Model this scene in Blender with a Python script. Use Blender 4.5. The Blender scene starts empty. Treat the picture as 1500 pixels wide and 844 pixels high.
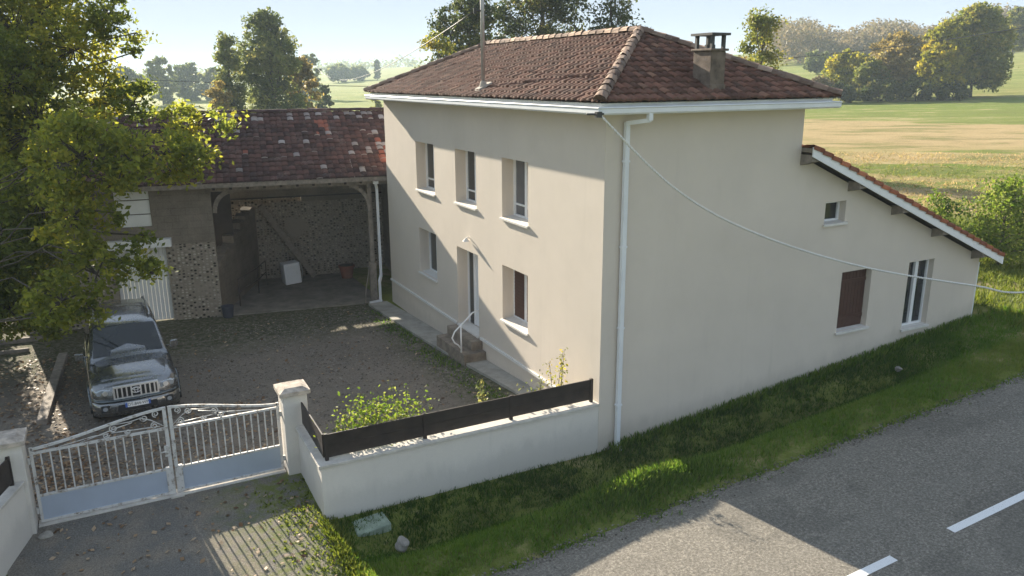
import bpy, math, random
import numpy as np
from mathutils import Vector, Matrix
PI = math.pi
random.seed(7)
SC = bpy.context.scene
COL = SC.collection
rng = np.random.default_rng(11)

# ------------------------------------------------------------------ camera
CAM = np.array([-8.0823, -11.9760, 7.4030])
YAW, PITCH, ROLL, FPX = math.radians(27.2588), math.radians(14.9826), math.radians(-0.3192), 1150.1
def _basis():
    cy, sy, cp, sp = math.cos(YAW), math.sin(YAW), math.cos(PITCH), math.sin(PITCH)
    f = np.array([sy*cp, cy*cp, -sp]); r = np.array([cy, -sy, 0.0]); u = np.cross(r, f)
    return f, r*math.cos(ROLL)+u*math.sin(ROLL), -r*math.sin(ROLL)+u*math.cos(ROLL)
BF, BR, BU = _basis()
def P(px, py, depth):
    return CAM + depth*(BF + BR*(px-750)/FPX - BU*(py-422)/FPX)
def plan(px, dist):
    d = BF + BR*(px-750)/FPX + BU*308/FPX
    a = math.atan2(d[0], d[1])
    return CAM[0]+dist*math.sin(a), CAM[1]+dist*math.cos(a)
cd = bpy.data.cameras.new('camera'); cam = bpy.data.objects.new('camera', cd); COL.objects.link(cam)
mw = Matrix(((BR[0], BU[0], -BF[0], CAM[0]), (BR[1], BU[1], -BF[1], CAM[1]), (BR[2], BU[2], -BF[2], CAM[2]), (0, 0, 0, 1)))
cam.matrix_world = mw
cd.sensor_fit = 'HORIZONTAL'; cd.sensor_width = 36.0; cd.lens = 36.0*FPX/1500.0
cd.clip_start = 0.1; cd.clip_end = 20000
SC.camera = cam

# ------------------------------------------------------------------ materials
class NT:
    def __init__(s, name):
        s.m = bpy.data.materials.new(name); s.m.use_nodes = True
        s.t = s.m.node_tree; s.t.nodes.clear()
        s.out = s.t.nodes.new('ShaderNodeOutputMaterial')
    def n(s, typ, **kw):
        nd = s.t.nodes.new(typ)
        for k, v in kw.items():
            if k.startswith('i_'):
                nd.inputs[k[2:].replace('_', ' ')].default_value = v
            else: setattr(nd, k, v)
        return nd
    def l(s, a, b): s.t.links.new(a, b)
    def coord(s, world=False):
        if world: return s.n('ShaderNodeNewGeometry').outputs['Position']
        return s.n('ShaderNodeTexCoord').outputs['Object']
    def noise(s, vec, scale, detail=4, rough=.6, mapscale=None):
        if mapscale:
            mp = s.n('ShaderNodeMapping'); mp.inputs['Scale'].default_value = mapscale
            s.l(vec, mp.inputs['Vector']); vec = mp.outputs['Vector']
        nd = s.n('ShaderNodeTexNoise'); nd.inputs['Scale'].default_value = scale
        nd.inputs['Detail'].default_value = detail; nd.inputs['Roughness'].default_value = rough
        s.l(vec, nd.inputs['Vector']); return nd.outputs['Fac']
    def ramp(s, fac, stops, interp='LINEAR'):
        nd = s.n('ShaderNodeValToRGB'); cr = nd.color_ramp; cr.interpolation = interp
        while len(cr.elements) < len(stops): cr.elements.new(0.5)
        for e, (p, c) in zip(cr.elements, stops):
            e.position = p; e.color = (c[0], c[1], c[2], 1) if not isinstance(c, (int, float)) else (c, c, c, 1)
        s.l(fac, nd.inputs['Fac']); return nd.outputs['Color']
    def mix(s, fac, a, b, mode='MIX'):
        nd = s.n('ShaderNodeMix', data_type='RGBA', blend_type=mode)
        if isinstance(fac, (int, float)): nd.inputs[0].default_value = fac
        else: s.l(fac, nd.inputs[0])
        for i, v in ((6, a), (7, b)):
            if isinstance(v, (tuple, list)): nd.inputs[i].default_value = (*v[:3], 1)
            else: s.l(v, nd.inputs[i])
        return nd.outputs[2]
    def math(s, op, a, b=None, clamp=False):
        nd = s.n('ShaderNodeMath', operation=op, use_clamp=clamp)
        for i, v in enumerate((a, b)):
            if v is None: continue
            if isinstance(v, (int, float)): nd.inputs[i].default_value = v
            else: s.l(v, nd.inputs[i])
        return nd.outputs[0]
    def bsdf(s, color, rough=.8, metallic=0, bump=None, bumpdist=.01, bumpstr=1, spec=.5, normal=None):
        b = s.n('ShaderNodeBsdfPrincipled')
        if isinstance(color, (tuple, list)): b.inputs['Base Color'].default_value = (*color[:3], 1)
        else: s.l(color, b.inputs['Base Color'])
        if isinstance(rough, (int, float)): b.inputs['Roughness'].default_value = rough
        else: s.l(rough, b.inputs['Roughness'])
        b.inputs['Metallic'].default_value = metallic
        b.inputs['Specular IOR Level'].default_value = spec
        if bump is not None:
            bp = s.n('ShaderNodeBump'); bp.inputs['Distance'].default_value = bumpdist; bp.inputs['Strength'].default_value = bumpstr
            s.l(bump, bp.inputs['Height']); s.l(bp.outputs['Normal'], b.inputs['Normal'])
        s.b = b
        s.l(b.outputs[0], s.out.inputs['Surface']); return b

def mat_simple(name, col, rough=.7, metallic=0, var=.15, scale=6, bump=.15, bscale=60, spec=.5, bd=.01):
    t = NT(name); c = t.coord()
    n1 = t.noise(c, scale, 5, .65)
    lo = tuple(x*(1-var) for x in col); hi = tuple(min(1, x*(1+var)) for x in col)
    t.bsdf(t.ramp(n1, [(.3, lo), (.7, hi)]), rough, metallic, t.noise(c, bscale, 3) if bump else None, bd, bump, spec)
    return t.m

def mat_plaster(name, col, stain=(.30, .27, .23)):
    t = NT(name); c = t.coord()
    big = t.noise(c, .55, 5, .6); mid = t.noise(c, 3.0, 6, .7, (1, 1, .35)); fine = t.noise(c, 90, 3, .7)
    a = t.ramp(big, [(.3, tuple(x*.93 for x in col)), (.7, tuple(x*1.04 for x in col))])
    a = t.mix(t.ramp(mid, [(.55, 0.0), (.8, .35)]), a, tuple(x*.84 for x in col))
    a = t.mix(.25, a, t.ramp(fine, [(.3, tuple(x*.75 for x in col)), (.7, tuple(x*1.2 for x in col))]))
    drip = t.noise(c, 5, 3, .6, (1, 1, .06))
    a = t.mix(t.ramp(drip, [(.6, 0.0), (.78, .10)]), a, stain)
    sp = t.n('ShaderNodeSeparateXYZ'); t.l(c, sp.inputs[0])
    foot = t.math('SUBTRACT', sp.outputs[2], t.math('MULTIPLY', t.math('MAXIMUM', sp.outputs[0], 0.0), .094))
    foot = t.math('ADD', foot, t.math('MULTIPLY', mid, -.75))
    a = t.mix(t.ramp(foot, [(.0, .22), (.28, 0.0)]), a, stain)
    patchy = t.noise(c, 1.4, 7, .75); a = t.mix(t.ramp(patchy, [(.50, 0.0), (.64, .13)]), a, tuple(x*.80 for x in col)); a = t.mix(t.ramp(patchy, [(.34, .12), (.44, 0.0)]), a, tuple(min(1, x*1.10) for x in col))
    t.bsdf(a, .9, 0, fine, .006, .5, .2); return t.m

def mat_tiles(name, base, dark, hot, lichen, lich_amt=.45):
    t = NT(name); at = t.n('ShaderNodeAttribute', attribute_name='rnd', attribute_type='GEOMETRY'); r = at.outputs['Fac']
    c = t.coord()
    a = t.ramp(r, [(0, dark), (.45, base), (.8, tuple(x*1.25 for x in base)), (.93, tuple(x*1.5 for x in base)), (1, hot)])
    n1 = t.noise(c, 2.2, 6, .7); n2 = t.noise(c, 14, 5, .75)
    mul = t.math('MULTIPLY', n1, n2)
    a = t.mix(t.ramp(mul, [(.24, 0.0), (.40, lich_amt)]), a, lichen)
    n3 = t.noise(c, 1.1, 4, .6)
    a = t.mix(t.ramp(n3, [(.45, 0.0), (.75, .55)]), a, dark)
    t.bsdf(a, .9, 0, n2, .01, .5, .25); return t.m

def mat_leaf(name, cols, trans=.45, rough=.55):
    t = NT(name); at = t.n('ShaderNodeAttribute', attribute_name='rnd', attribute_type='GEOMETRY')
    k = len(cols)
    a = t.ramp(at.outputs['Fac'], [(i/(k-1), c) for i, c in enumerate(cols)])
    d = t.n('ShaderNodeBsdfPrincipled'); t.l(a, d.inputs['Base Color']); d.inputs['Roughness'].default_value = rough
    d.inputs['Specular IOR Level'].default_value = .15
    tr = t.n('ShaderNodeBsdfTranslucent')
    hs = t.n('ShaderNodeHueSaturation'); hs.inputs['Saturation'].default_value = 1.1; hs.inputs['Value'].default_value = 2.0
    t.l(a, hs.inputs['Color']); t.l(hs.outputs[0], tr.inputs['Color'])
    mx = t.n('ShaderNodeMixShader'); mx.inputs[0].default_value = trans
    t.l(d.outputs[0], mx.inputs[1]); t.l(tr.outputs[0], mx.inputs[2]); t.l(mx.outputs[0], t.out.inputs['Surface'])
    return t.m

MAT = {}
MAT['plaster'] = mat_plaster('cream_render', (.655, .58, .495))
MAT['plaster_grey'] = mat_plaster('pale_render', (.70, .65, .58), (.28, .27, .25))
MAT['white'] = mat_simple('white_pvc', (.78, .78, .78), .35, 0, .04, 3, .02)
MAT['gutter'] = mat_simple('white_gutter', (.74, .75, .76), .4, 0, .06, 2, .02)
MAT['sill'] = mat_simple('stone_sill', (.66, .63, .58), .7, 0, .1, 8, .1)
MAT['trim'] = mat_simple('trim_paint', (.72, .70, .66), .7, 0, .08, 8, .1)
MAT['tile_old'] = mat_tiles('old_brown_tiles', (.150, .072, .050), (.075, .040, .030), (.26, .145, .095), (.25, .19, .15), .38)
def mat_barn_tiles():
    t = NT('old_red_tiles'); at = t.n('ShaderNodeAttribute', attribute_name='rnd', attribute_type='GEOMETRY'); c = t.coord()
    a = t.ramp(at.outputs['Fac'], [(0, (.040, .022, .022)), (.35, (.080, .041, .036)), (.75, (.112, .055, .047)), (.86, (.135, .066, .056)), (.88, (.24, .08, .055)), (.945, (.31, .11, .075)), (.955, (.22, .185, .175)), (1, (.38, .34, .325))])
    n1 = t.noise(c, 2.2, 6, .7); n2 = t.noise(c, 16, 5, .75)
    a = t.mix(t.ramp(t.math('MULTIPLY', n1, n2), [(.26, 0.0), (.42, .5)]), a, (.25, .20, .185))
    a = t.mix(t.ramp(t.noise(c, 1.0, 4, .6), [(.45, 0.0), (.75, .45)]), a, (.035, .024, .022))
    t.bsdf(a, .9, 0, n2, .01, .5, .25); return t.m
MAT['tile_barn'] = mat_barn_tiles()
MAT['tile_new'] = mat_tiles('terracotta_tiles', (.30, .105, .05), (.19, .07, .04), (.40, .16, .08), (.30, .17, .11), .2)
MAT['ridge'] = mat_tiles('ridge_tiles', (.24, .165, .12), (.09, .055, .042), (.36, .27, .21), (.36, .30, .24), .45)
MAT['mortar'] = mat_simple('mortar', (.42, .37, .31), .95, 0, .3, 9, .5)
MAT['chimney'] = mat_simple('chimney_render', (.15, .115, .09), .95, 0, .45, 5, .5, 30)
MAT['steel_dark'] = mat_simple('dark_steel', (.06, .06, .06), .5, .5, .2, 6, .05)
MAT['galv'] = mat_simple('galvanised_steel', (.42, .41, .40), .5, .6, .15, 8, .05)
MAT['wood_grey'] = mat_simple('weathered_wood', (.23, .195, .16), .9, 0, .35, 7, .5, 40)
MAT['wood_dark'] = mat_simple('dark_stained_boards', (.030, .021, .017), .55, 0, .4, 4, .2, 40)
MAT['shutter'] = mat_simple('brown_shutter', (.075, .032, .022), .6, 0, .2, 4, .1)
MAT['concrete'] = mat_simple('concrete', (.33, .31, .27), .95, 0, .25, 2.5, .5, 45)
MAT['concrete_dk'] = mat_simple('old_concrete', (.15, .14, .125), .95, 0, .35, 2.0, .5, 40)
MAT['barn_floor'] = mat_simple('barn_floor', (.21, .185, .155), .95, 0, .35, 2.0, .5, 40)
MAT['step_stone'] = mat_simple('worn_step', (.22, .18, .14), .95, 0, .4, 4, .5, 40)
MAT['cap'] = mat_simple('coping_stone', (.56, .52, .46), .9, 0, .18, 5, .3, 50)
MAT['pillar_cap'] = mat_simple('mossy_cap', (.42, .36, .30), .95, 0, .45, 6, .5, 40)
MAT['rubber'] = mat_simple('rubber', (.018, .018, .018), .85, 0, .1, 6, .1)
MAT['black'] = mat_simple('black_plastic', (.016, .017, .019), .5, 0, .1, 6, .02)
MAT['chrome'] = mat_simple('chrome', (.85, .85, .86), .38, 1, .02, 3, 0)
MAT['alloy'] = mat_simple('alloy', (.5, .5, .52), .3, .9, .05, 3, 0)
MAT['wire'] = mat_simple('pale_cable', (.70, .68, .64), .6, 0, .15, 30, .05)
MAT['wire_dark'] = mat_simple('dark_cable', (.07, .07, .07), .6, 0, .1, 10, 0)
MAT['bark'] = mat_simple('bark', (.065, .052, .04), .95, 0, .4, 5, .8, 18, bd=.03)
MAT['stone'] = mat_simple('fieldstone', (.27, .25, .215), .95, 0, .3, 8, .6, 20)
MAT['slab'] = mat_simple('mossy_slab', (.24, .29, .22), .95, 0, .3, 7, .4, 40)
MAT['terracotta'] = mat_simple('terracotta', (.24, .085, .05), .9, 0, .25, 8, .2)
MAT['bucket'] = mat_simple('blue_grey_plastic', (.05, .055, .075), .6, 0, .15, 6, .05)
MAT['rust'] = mat_simple('rusty_iron', (.075, .055, .045), .8, .3, .3, 9, .2)
MAT['void'] = mat_simple('dark_room', (.02, .02, .02), .9, 0, .2, 4, 0)
MAT['plate_white'] = mat_simple('plate_white', (.78, .79, .78), .4, 0, .02, 4, 0)
MAT['plate_blue'] = mat_simple('plate_blue', (.05, .12, .42), .4, 0, .02, 4, 0)
MAT['headlight'] = mat_simple('headlamp_lens', (.50, .55, .60), .08, .5, .1, 20, 0)
MAT['curtain'] = mat_simple('pale_curtain', (.40, .39, .36), .9, 0, .1, 20, .1)

def mat_glass(name, col, rough=.04):
    t = NT(name); c = t.coord(); n = t.noise(c, 1.5, 2)
    t.bsdf(t.ramp(n, [(.3, col), (.7, tuple(x*1.5 for x in col))]), rough, 0, n, .02, .03, .6); return t.m
MAT['glass'] = mat_glass('window_glass', (.022, .024, .026))
MAT['glass_curtain'] = mat_glass('window_glass_with_curtain', (.085, .085, .092))
MAT['carglass'] = mat_glass('car_glass', (.012, .014, .014))

def mat_paint(name, col):
    t = NT(name); c = t.coord()
    dust = t.noise(c, 3, 6, .7)
    b = t.bsdf(t.mix(t.ramp(dust, [(.5, 0.0), (.85, .25)]), col, (.16, .14, .12)), t.ramp(dust, [(.3, .2), (.8, .36)]), .8)
    b.inputs['Coat Weight'].default_value = 1.0; b.inputs['Coat Roughness'].default_value = .05
    return t.m
MAT['carpaint'] = mat_paint('reflection_lightened_paint', (.20, .205, .21))  # dark paint lightened to grey, standing in for the sky's reflection
MAT['carclad'] = mat_paint('slate_paint', (.06, .075, .085))

def mat_gatepaint():
    t = NT('peeling_white_paint'); c = t.coord()
    n = t.noise(c, 9, 6, .75)
    t.bsdf(t.ramp(n, [(.36, (.22, .17, .13)), (.47, (.60, .58, .55)), (1, (.74, .72, .69))]), .5, .1, n, .004, .4); return t.m
MAT['gatewhite'] = mat_gatepaint()
MAT['gatepanel'] = mat_simple('sky_tinted_sheet', (.50, .56, .66), .35, .35, .05, 2, .02)  # blue of the reflected sky is put into the sheet's base colour

def mat_barnwall(name, pebble=True):
    t = NT(name); c = t.coord()
    n1 = t.noise(c, 1.3, 6, .7); n2 = t.noise(c, 25, 4, .7)
    base = t.ramp(n1, [(.3, (.16, .135, .108)), (.7, (.28, .24, .195))])
    base = t.mix(.3, base, t.ramp(n2, [(.3, (.09, .075, .06)), (.7, (.33, .285, .235))]))
    if not pebble:
        bk = t.n('ShaderNodeTexBrick'); bk.inputs['Scale'].default_value = 1.0; bk.inputs['Brick Width'].default_value = .42; bk.inputs['Row Height'].default_value = .21; bk.inputs['Mortar Size'].default_value = .012
        bk.inputs['Color1'].default_value = (1, 1, 1, 1); bk.inputs['Color2'].default_value = (.86, .84, .82, 1); bk.inputs['Mortar'].default_value = (.72, .70, .68, 1)
        xz = t.n('ShaderNodeSeparateXYZ'); t.l(c, xz.inputs[0]); cb = t.n('ShaderNodeCombineXYZ'); t.l(t.math('ADD', xz.outputs[0], xz.outputs[1]), cb.inputs[0]); t.l(xz.outputs[2], cb.inputs[1]); t.l(cb.outputs[0], bk.inputs['Vector'])
        base = t.mix(t.ramp(n1, [(.35, .9), (.6, .3)]), base, t.mix(1.0, base, bk.outputs['Color'], 'MULTIPLY'))
        t.bsdf(base, .95, 0, n2, .02, .6, .15); return t.m
    mp = t.n('ShaderNodeMapping'); mp.inputs['Scale'].default_value = (8.5, 0.0, 11.5); t.l(c, mp.inputs['Vector'])
    v = t.n('ShaderNodeTexVoronoi', feature='F1'); v.inputs['Scale'].default_value = 1.0; v.inputs['Randomness'].default_value = .3
    t.l(mp.outputs[0], v.inputs['Vector'])
    sep = t.n('ShaderNodeSeparateColor'); t.l(v.outputs['Color'], sep.inputs[0])
    stonec = t.ramp(sep.outputs[0], [(0, (.035, .03, .025)), (.30, (.06, .05, .042)), (.42, (.32, .27, .22)), (1, (.54, .48, .40))])
    mask = t.ramp(v.outputs['Distance'], [(.30, 1.0), (.42, 0.0)])
    patch = t.ramp(t.noise(c, .8, 3, .6), [(.30, 0.0), (.40, 1.0)])
    mask = t.math('MULTIPLY', mask, patch)
    mort = t.mix(.6, base, (.36, .31, .25))
    col = t.mix(mask, mort, stonec)
    t.bsdf(col, .95, 0, t.math('MULTIPLY', mask, sep.outputs[0]), .05, .8, .15); return t.m
MAT['pebble'] = mat_barnwall('pebble_wall')
MAT['cement'] = mat_barnwall('banded_cement_wall', False)

def mat_asphalt():
    t = NT('chip_seal_road'); c = t.coord(True)
    v = t.noise(c, 24, 4, .85); n2 = t.noise(c, .9, 5, .6, (.25, 1, 1)); n3 = t.noise(c, 16, 4, .75)
    a = t.ramp(v, [(.30, (.06, .053, .043)), (.50, (.19, .171, .142)), (.70, (.46, .415, .345))])
    a = t.mix(.25, a, t.ramp(n2, [(.35, (.105, .096, .080)), (.65, (.19, .175, .146))]))
    a = t.mix(t.ramp(n3, [(.55, 0.0), (.75, .3)]), a, (.05, .047, .042))
    sx = t.n('ShaderNodeSeparateXYZ'); t.l(c, sx.inputs[0])
    tr = t.math('SINE', t.math('MULTIPLY', t.math('ADD', sx.outputs[1], 3.55), 3.9))
    a = t.mix(t.math('MULTIPLY', t.ramp(tr, [(.55, 0.0), (.95, .22)]), t.ramp(n2, [(.3, .4), (.6, 1.0)])), a, (.20, .185, .155))
    n4 = t.noise(c, .45, 4, .7, (.5, 1, 1)); a = t.mix(t.ramp(n4, [(.56, 0.0), (.60, .28)]), a, (.075, .07, .06))
    t.bsdf(a, .9, 0, v, .012, .9, .25); return t.m
MAT['road'] = mat_asphalt()
def mat_marking():
    t = NT('worn_white_paint'); c = t.coord(True); v = t.noise(c, 45, 4, .75)
    t.bsdf(t.ramp(v, [(.30, (.30, .29, .27)), (.42, (.76, .76, .75))]), .7, 0, v, .006, .5); return t.m
MAT['marking'] = mat_marking()

def mat_yard():
    t = NT('yard_gravel'); c = t.coord(True)
    n1 = t.noise(c, .6, 6, .65); n2 = t.noise(c, 38, 4, .8); n3 = t.noise(c, 7, 5, .75)
    a = t.ramp(n2, [(.28, (.08, .067, .053)), (.5, (.215, .183, .148)), (.72, (.40, .35, .285))])
    a = t.mix(.45, a, t.ramp(n1, [(.35, (.14, .117, .093)), (.65, (.25, .212, .17))]))
    a = t.mix(t.ramp(n3, [(.52, 0.0), (.72, .45)]), a, (.055, .046, .035))
    px = t.n('ShaderNodeSeparateXYZ'); t.l(c, px.inputs[0])
    far = t.ramp(t.math('MULTIPLY', px.outputs[1], .0714), [(.66, 0.0), (.80, 1.0)])
    near = t.ramp(t.math('ADD', t.math('MULTIPLY', px.outputs[0], .5), 1.0), [(.05, 0.0), (.5, 1.0)])
    moss = t.math('MAXIMUM', far, near)
    moss = t.math('MULTIPLY', moss, t.ramp(n3, [(.36, 0.0), (.56, .85)]))
    a = t.mix(moss, a, (.050, .062, .020))
    t.bsdf(a, .95, 0, n2, .025, .9, .15); return t.m
MAT['yard'] = mat_yard()
def mat_drive():
    t = NT('driveway_tarmac'); c = t.coord(True)
    n1 = t.noise(c, 1.0, 6, .7); n2 = t.noise(c, 45, 4, .8); n3 = t.noise(c, 5, 5, .75)
    a = t.ramp(n2, [(.3, (.075, .07, .062)), (.55, (.18, .168, .148)), (.75, (.36, .335, .295))])
    a = t.mix(t.ramp(n1, [(.42, 0.0), (.62, .75)]), a, t.ramp(n2, [(.3, (.13, .105, .075)), (.7, (.38, .32, .245))]))
    px = t.n('ShaderNodeSeparateXYZ'); t.l(c, px.inputs[0])
    side = t.ramp(t.math('ADD', t.math('MULTIPLY', px.outputs[0], .5), 4.0), [(.3, 0.0), (.95, 1.0)])
    moss = t.math('MULTIPLY', side, t.ramp(n3, [(.42, 0.0), (.58, .9)]))
    a = t.mix(moss, a, (.13, .155, .030))
    t.bsdf(a, .95, 0, n2, .02, .9, .2); return t.m
MAT['drive'] = mat_drive()

def mat_field():
    t = NT('meadow'); c = t.coord(True)
    sub = t.n('ShaderNodeVectorMath', operation='SUBTRACT'); t.l(c, sub.inputs[0]); sub.inputs[1].default_value = (-8, -12, 0)
    dt = t.n('ShaderNodeVectorMath', operation='DOT_PRODUCT'); t.l(sub.outputs[0], dt.inputs[0]); dt.inputs[1].default_value = (.80, .60, 0)
    dp = t.n('ShaderNodeVectorMath', operation='DOT_PRODUCT'); t.l(sub.outputs[0], dp.inputs[0]); dp.inputs[1].default_value = (.60, -.80, 0)
    rot = t.n('ShaderNodeMapping'); rot.inputs['Rotation'].default_value = (0, 0, math.radians(-37))
    t.l(c, rot.inputs['Vector'])
    nz = t.noise(rot.outputs[0], .05, 5, .65, (1.0, .35, 1)); n2 = t.noise(rot.outputs[0], 1.0, 6, .7, (.16, .045, 1)); n3 = t.noise(c, 9, 5, .8)
    d = t.math('ADD', t.math('MULTIPLY', dt.outputs['Value'], .005), t.math('MULTIPLY', t.math('SUBTRACT', nz, .5), .16))
    d = t.math('ADD', d, t.math('MULTIPLY', t.math('SUBTRACT', n2, .5), .20))
    G1 = (.175, .205, .045); G2 = (.235, .235, .07); T = (.41, .305, .155); T2 = (.33, .27, .115); GD = (.09, .125, .03)
    band = t.ramp(d, [(.15, G1), (.188, G1), (.205, T2), (.235, T), (.248, T2), (.252, (.15, .21, .035)), (.268, G1), (.278, T2), (.31, T), (.42, T), (.44, G1), (.54, (.16, .215, .04)), (.60, G2), (.75, (.20, .235, .055)), (1, (.25, .265, .08))])
    green = t.ramp(t.noise(c, .03, 5, .6), [(.35, (.17, .22, .045)), (.55, (.24, .265, .065)), (.7, (.29, .27, .10))])
    side = t.ramp(t.math('ADD', t.math('MULTIPLY', dp.outputs['Value'], .02), .5), [(.05, 0.0), (.35, 1.0)])
    a = t.mix(side, green, band)
    a = t.mix(.5, a, t.mix(1.0, a, t.ramp(n3, [(.25, (.35, .35, .35)), (.75, (1.6, 1.6, 1.6))]), 'MULTIPLY'))
    nn = t.noise(rot.outputs[0], 1.0, 8, .78, (.42, .10, 1))
    a = t.mix(t.ramp(nn, [(.50, 0.0), (.60, .75)]), a, (.15, .165, .045)); a = t.mix(t.ramp(nn, [(.36, .75), (.47, 0.0)]), a, (.46, .36, .19))
    # bump height from the fine and streaky noise
    h = t.math('ADD', t.math('MULTIPLY', n3, .6), t.math('MULTIPLY', n2, .4))
    t.bsdf(a, .95, 0, h, .25, .8, .1); return t.m
MAT['field'] = mat_field()
MAT['grass'] = mat_leaf('grass_blades', [(0.044, 0.084, 0.015), (0.083, 0.146, 0.024), (0.121, 0.196, 0.033), (0.187, 0.213, 0.055)], .5)
MAT['meadow_grass'] = mat_leaf('meadow_blades', [(.11, .15, .028), (.20, .21, .06), (.38, .28, .14), (.46, .34, .18)], .35)
MAT['moss'] = mat_leaf('moss_weeds', [(.06, .085, .014), (.14, .17, .03), (.22, .23, .05)], .3)
MAT['leaflitter'] = mat_leaf('dry_leaves', [(.09, .05, .03), (.20, .12, .065), (.32, .22, .13), (.42, .32, .22)], .2)
MAT['leaf_oak'] = mat_leaf('oak_leaves', [(.070, .090, .024), (.105, .125, .030), (.150, .165, .036), (.21, .215, .042), (.30, .26, .05)], .58)
MAT['leaf_green'] = mat_leaf('green_leaves', [(0.056, 0.072, 0.029), (0.103, 0.123, 0.043), (0.160, 0.171, 0.058), (0.224, 0.205, 0.074)], .4)
MAT['leaf_dark'] = mat_leaf('dark_leaves', [(0.024, 0.036, 0.014), (0.046, 0.060, 0.022), (0.072, 0.086, 0.026), (0.132, 0.114, 0.036)], .35)
MAT['leaf_yellow'] = mat_leaf('yellow_leaves', [(0.104, 0.117, 0.023), (0.183, 0.186, 0.032), (0.280, 0.248, 0.041), (0.340, 0.262, 0.049)], .45)
MAT['leaf_olive'] = mat_leaf('olive_leaves', [(0.069, 0.092, 0.024), (0.131, 0.146, 0.034), (0.200, 0.193, 0.046), (0.293, 0.231, 0.054)], .42)
MAT['leaf_rust'] = mat_leaf('rust_leaves', [(0.103, 0.088, 0.037), (0.184, 0.142, 0.052), (0.252, 0.189, 0.067), (0.275, 0.243, 0.089)], .4)
MAT['leaf_brown'] = mat_leaf('bare_brown_twigs', [(0.094, 0.077, 0.049), (0.146, 0.116, 0.068), (0.187, 0.144, 0.078), (0.166, 0.155, 0.068)], .3)
MAT['leaf_bright'] = mat_leaf('bright_leaves', [(.055, .09, .018), (.10, .15, .026), (.16, .20, .035), (.24, .24, .08)], .45)

# ------------------------------------------------------------------ builders
ROOT = {}
class MB:
    def __init__(s): s.v = []; s.f = []; s.sm = []
    def add(s, verts, faces, smooth=False):
        o = len(s.v); s.v += [tuple(float(c) for c in p) for p in verts]
        s.f += [tuple(i+o for i in f) for f in faces]; s.sm += [smooth]*len(faces); return s
    def box(s, x0, x1, y0, y1, z0, z1):
        if x0 > x1: x0, x1 = x1, x0
        if y0 > y1: y0, y1 = y1, y0
        v = [(x0,y0,z0),(x1,y0,z0),(x1,y1,z0),(x0,y1,z0),(x0,y0,z1),(x1,y0,z1),(x1,y1,z1),(x0,y1,z1)]
        return s.add(v, [(0,3,2,1),(4,5,6,7),(0,1,5,4),(1,2,6,5),(2,3,7,6),(3,0,4,7)])
    def hexa(s, b, t):
        return s.add(list(b)+list(t), [(0,3,2,1),(4,5,6,7),(0,1,5,4),(1,2,6,5),(2,3,7,6),(3,0,4,7)])
    def quad(s, *p): return s.add(p, [tuple(range(len(p)))])
    def bar(s, a, b, w, h=None, up=(0,0,1)):
        h = h or w; a = Vector(a); b = Vector(b); d = (b-a).normalized(); u = Vector(up)
        if abs(d.dot(u)) > .98: u = Vector((0,1,0)) if abs(d.y) < .9 else Vector((1,0,0))
        r = d.cross(u).normalized(); u = r.cross(d).normalized(); r *= w/2; u *= h/2
        return s.hexa([a-r-u, a+r-u, a+r+u, a-r+u], [b-r-u, b+r-u, b+r+u, b-r+u])
    def tube(s, pts, rad, n=6, closed_ends=True):
        pts = [Vector(p) for p in pts]; k = len(pts); rad = rad if isinstance(rad, (list, tuple)) else [rad]*k
        vs = []; fs = []; ref = None
        for i, p in enumerate(pts):
            d = (pts[min(i+1, k-1)] - pts[max(i-1, 0)]).normalized()
            if ref is None: ref = Vector((0,0,1)) if abs(d.z) < .9 else Vector((1,0,0))
            r = d.cross(ref).normalized(); u = r.cross(d).normalized(); ref = u
            for j in range(n):
                a = 2*PI*j/n; vs.append(p + r*math.cos(a)*rad[i] + u*math.sin(a)*rad[i])
        for i in range(k-1):
            for j in range(n):
                j2 = (j+1) % n; fs.append((i*n+j, i*n+j2, (i+1)*n+j2, (i+1)*n+j))
        if closed_ends: fs.append(tuple(range(n-1, -1, -1))); fs.append(tuple((k-1)*n+j for j in range(n)))
        return s.add(vs, fs, True)
    def cyl(s, c, r, h, n=20, axis='z', r2=None):
        r2 = r if r2 is None else r2; vs = []
        for t, rr in ((0, r), (h, r2)):
            for j in range(n):
                a = 2*PI*j/n; p = (math.cos(a)*rr, math.sin(a)*rr, t)
                if axis == 'x': p = (p[2], p[0], p[1])
                if axis == 'y': p = (p[1], p[2], p[0])
                vs.append((c[0]+p[0], c[1]+p[1], c[2]+p[2]))
        s.add(vs, [(j, (j+1)%n, n+(j+1)%n, n+j) for j in range(n)], True)
        return s.add(vs, [tuple(range(n-1,-1,-1)), tuple(range(n, 2*n))])
    def loft(s, rings, cap=True, smooth=True):
        n = len(rings[0]); vs = [p for r in rings for p in r]; fs = []
        for i in range(len(rings)-1):
            for j in range(n):
                j2 = (j+1) % n; fs.append((i*n+j, i*n+j2, (i+1)*n+j2, (i+1)*n+j))
        if cap: fs += [tuple(range(n-1,-1,-1)), tuple((len(rings)-1)*n+j for j in range(n))]
        return s.add(vs, fs, smooth)

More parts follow.
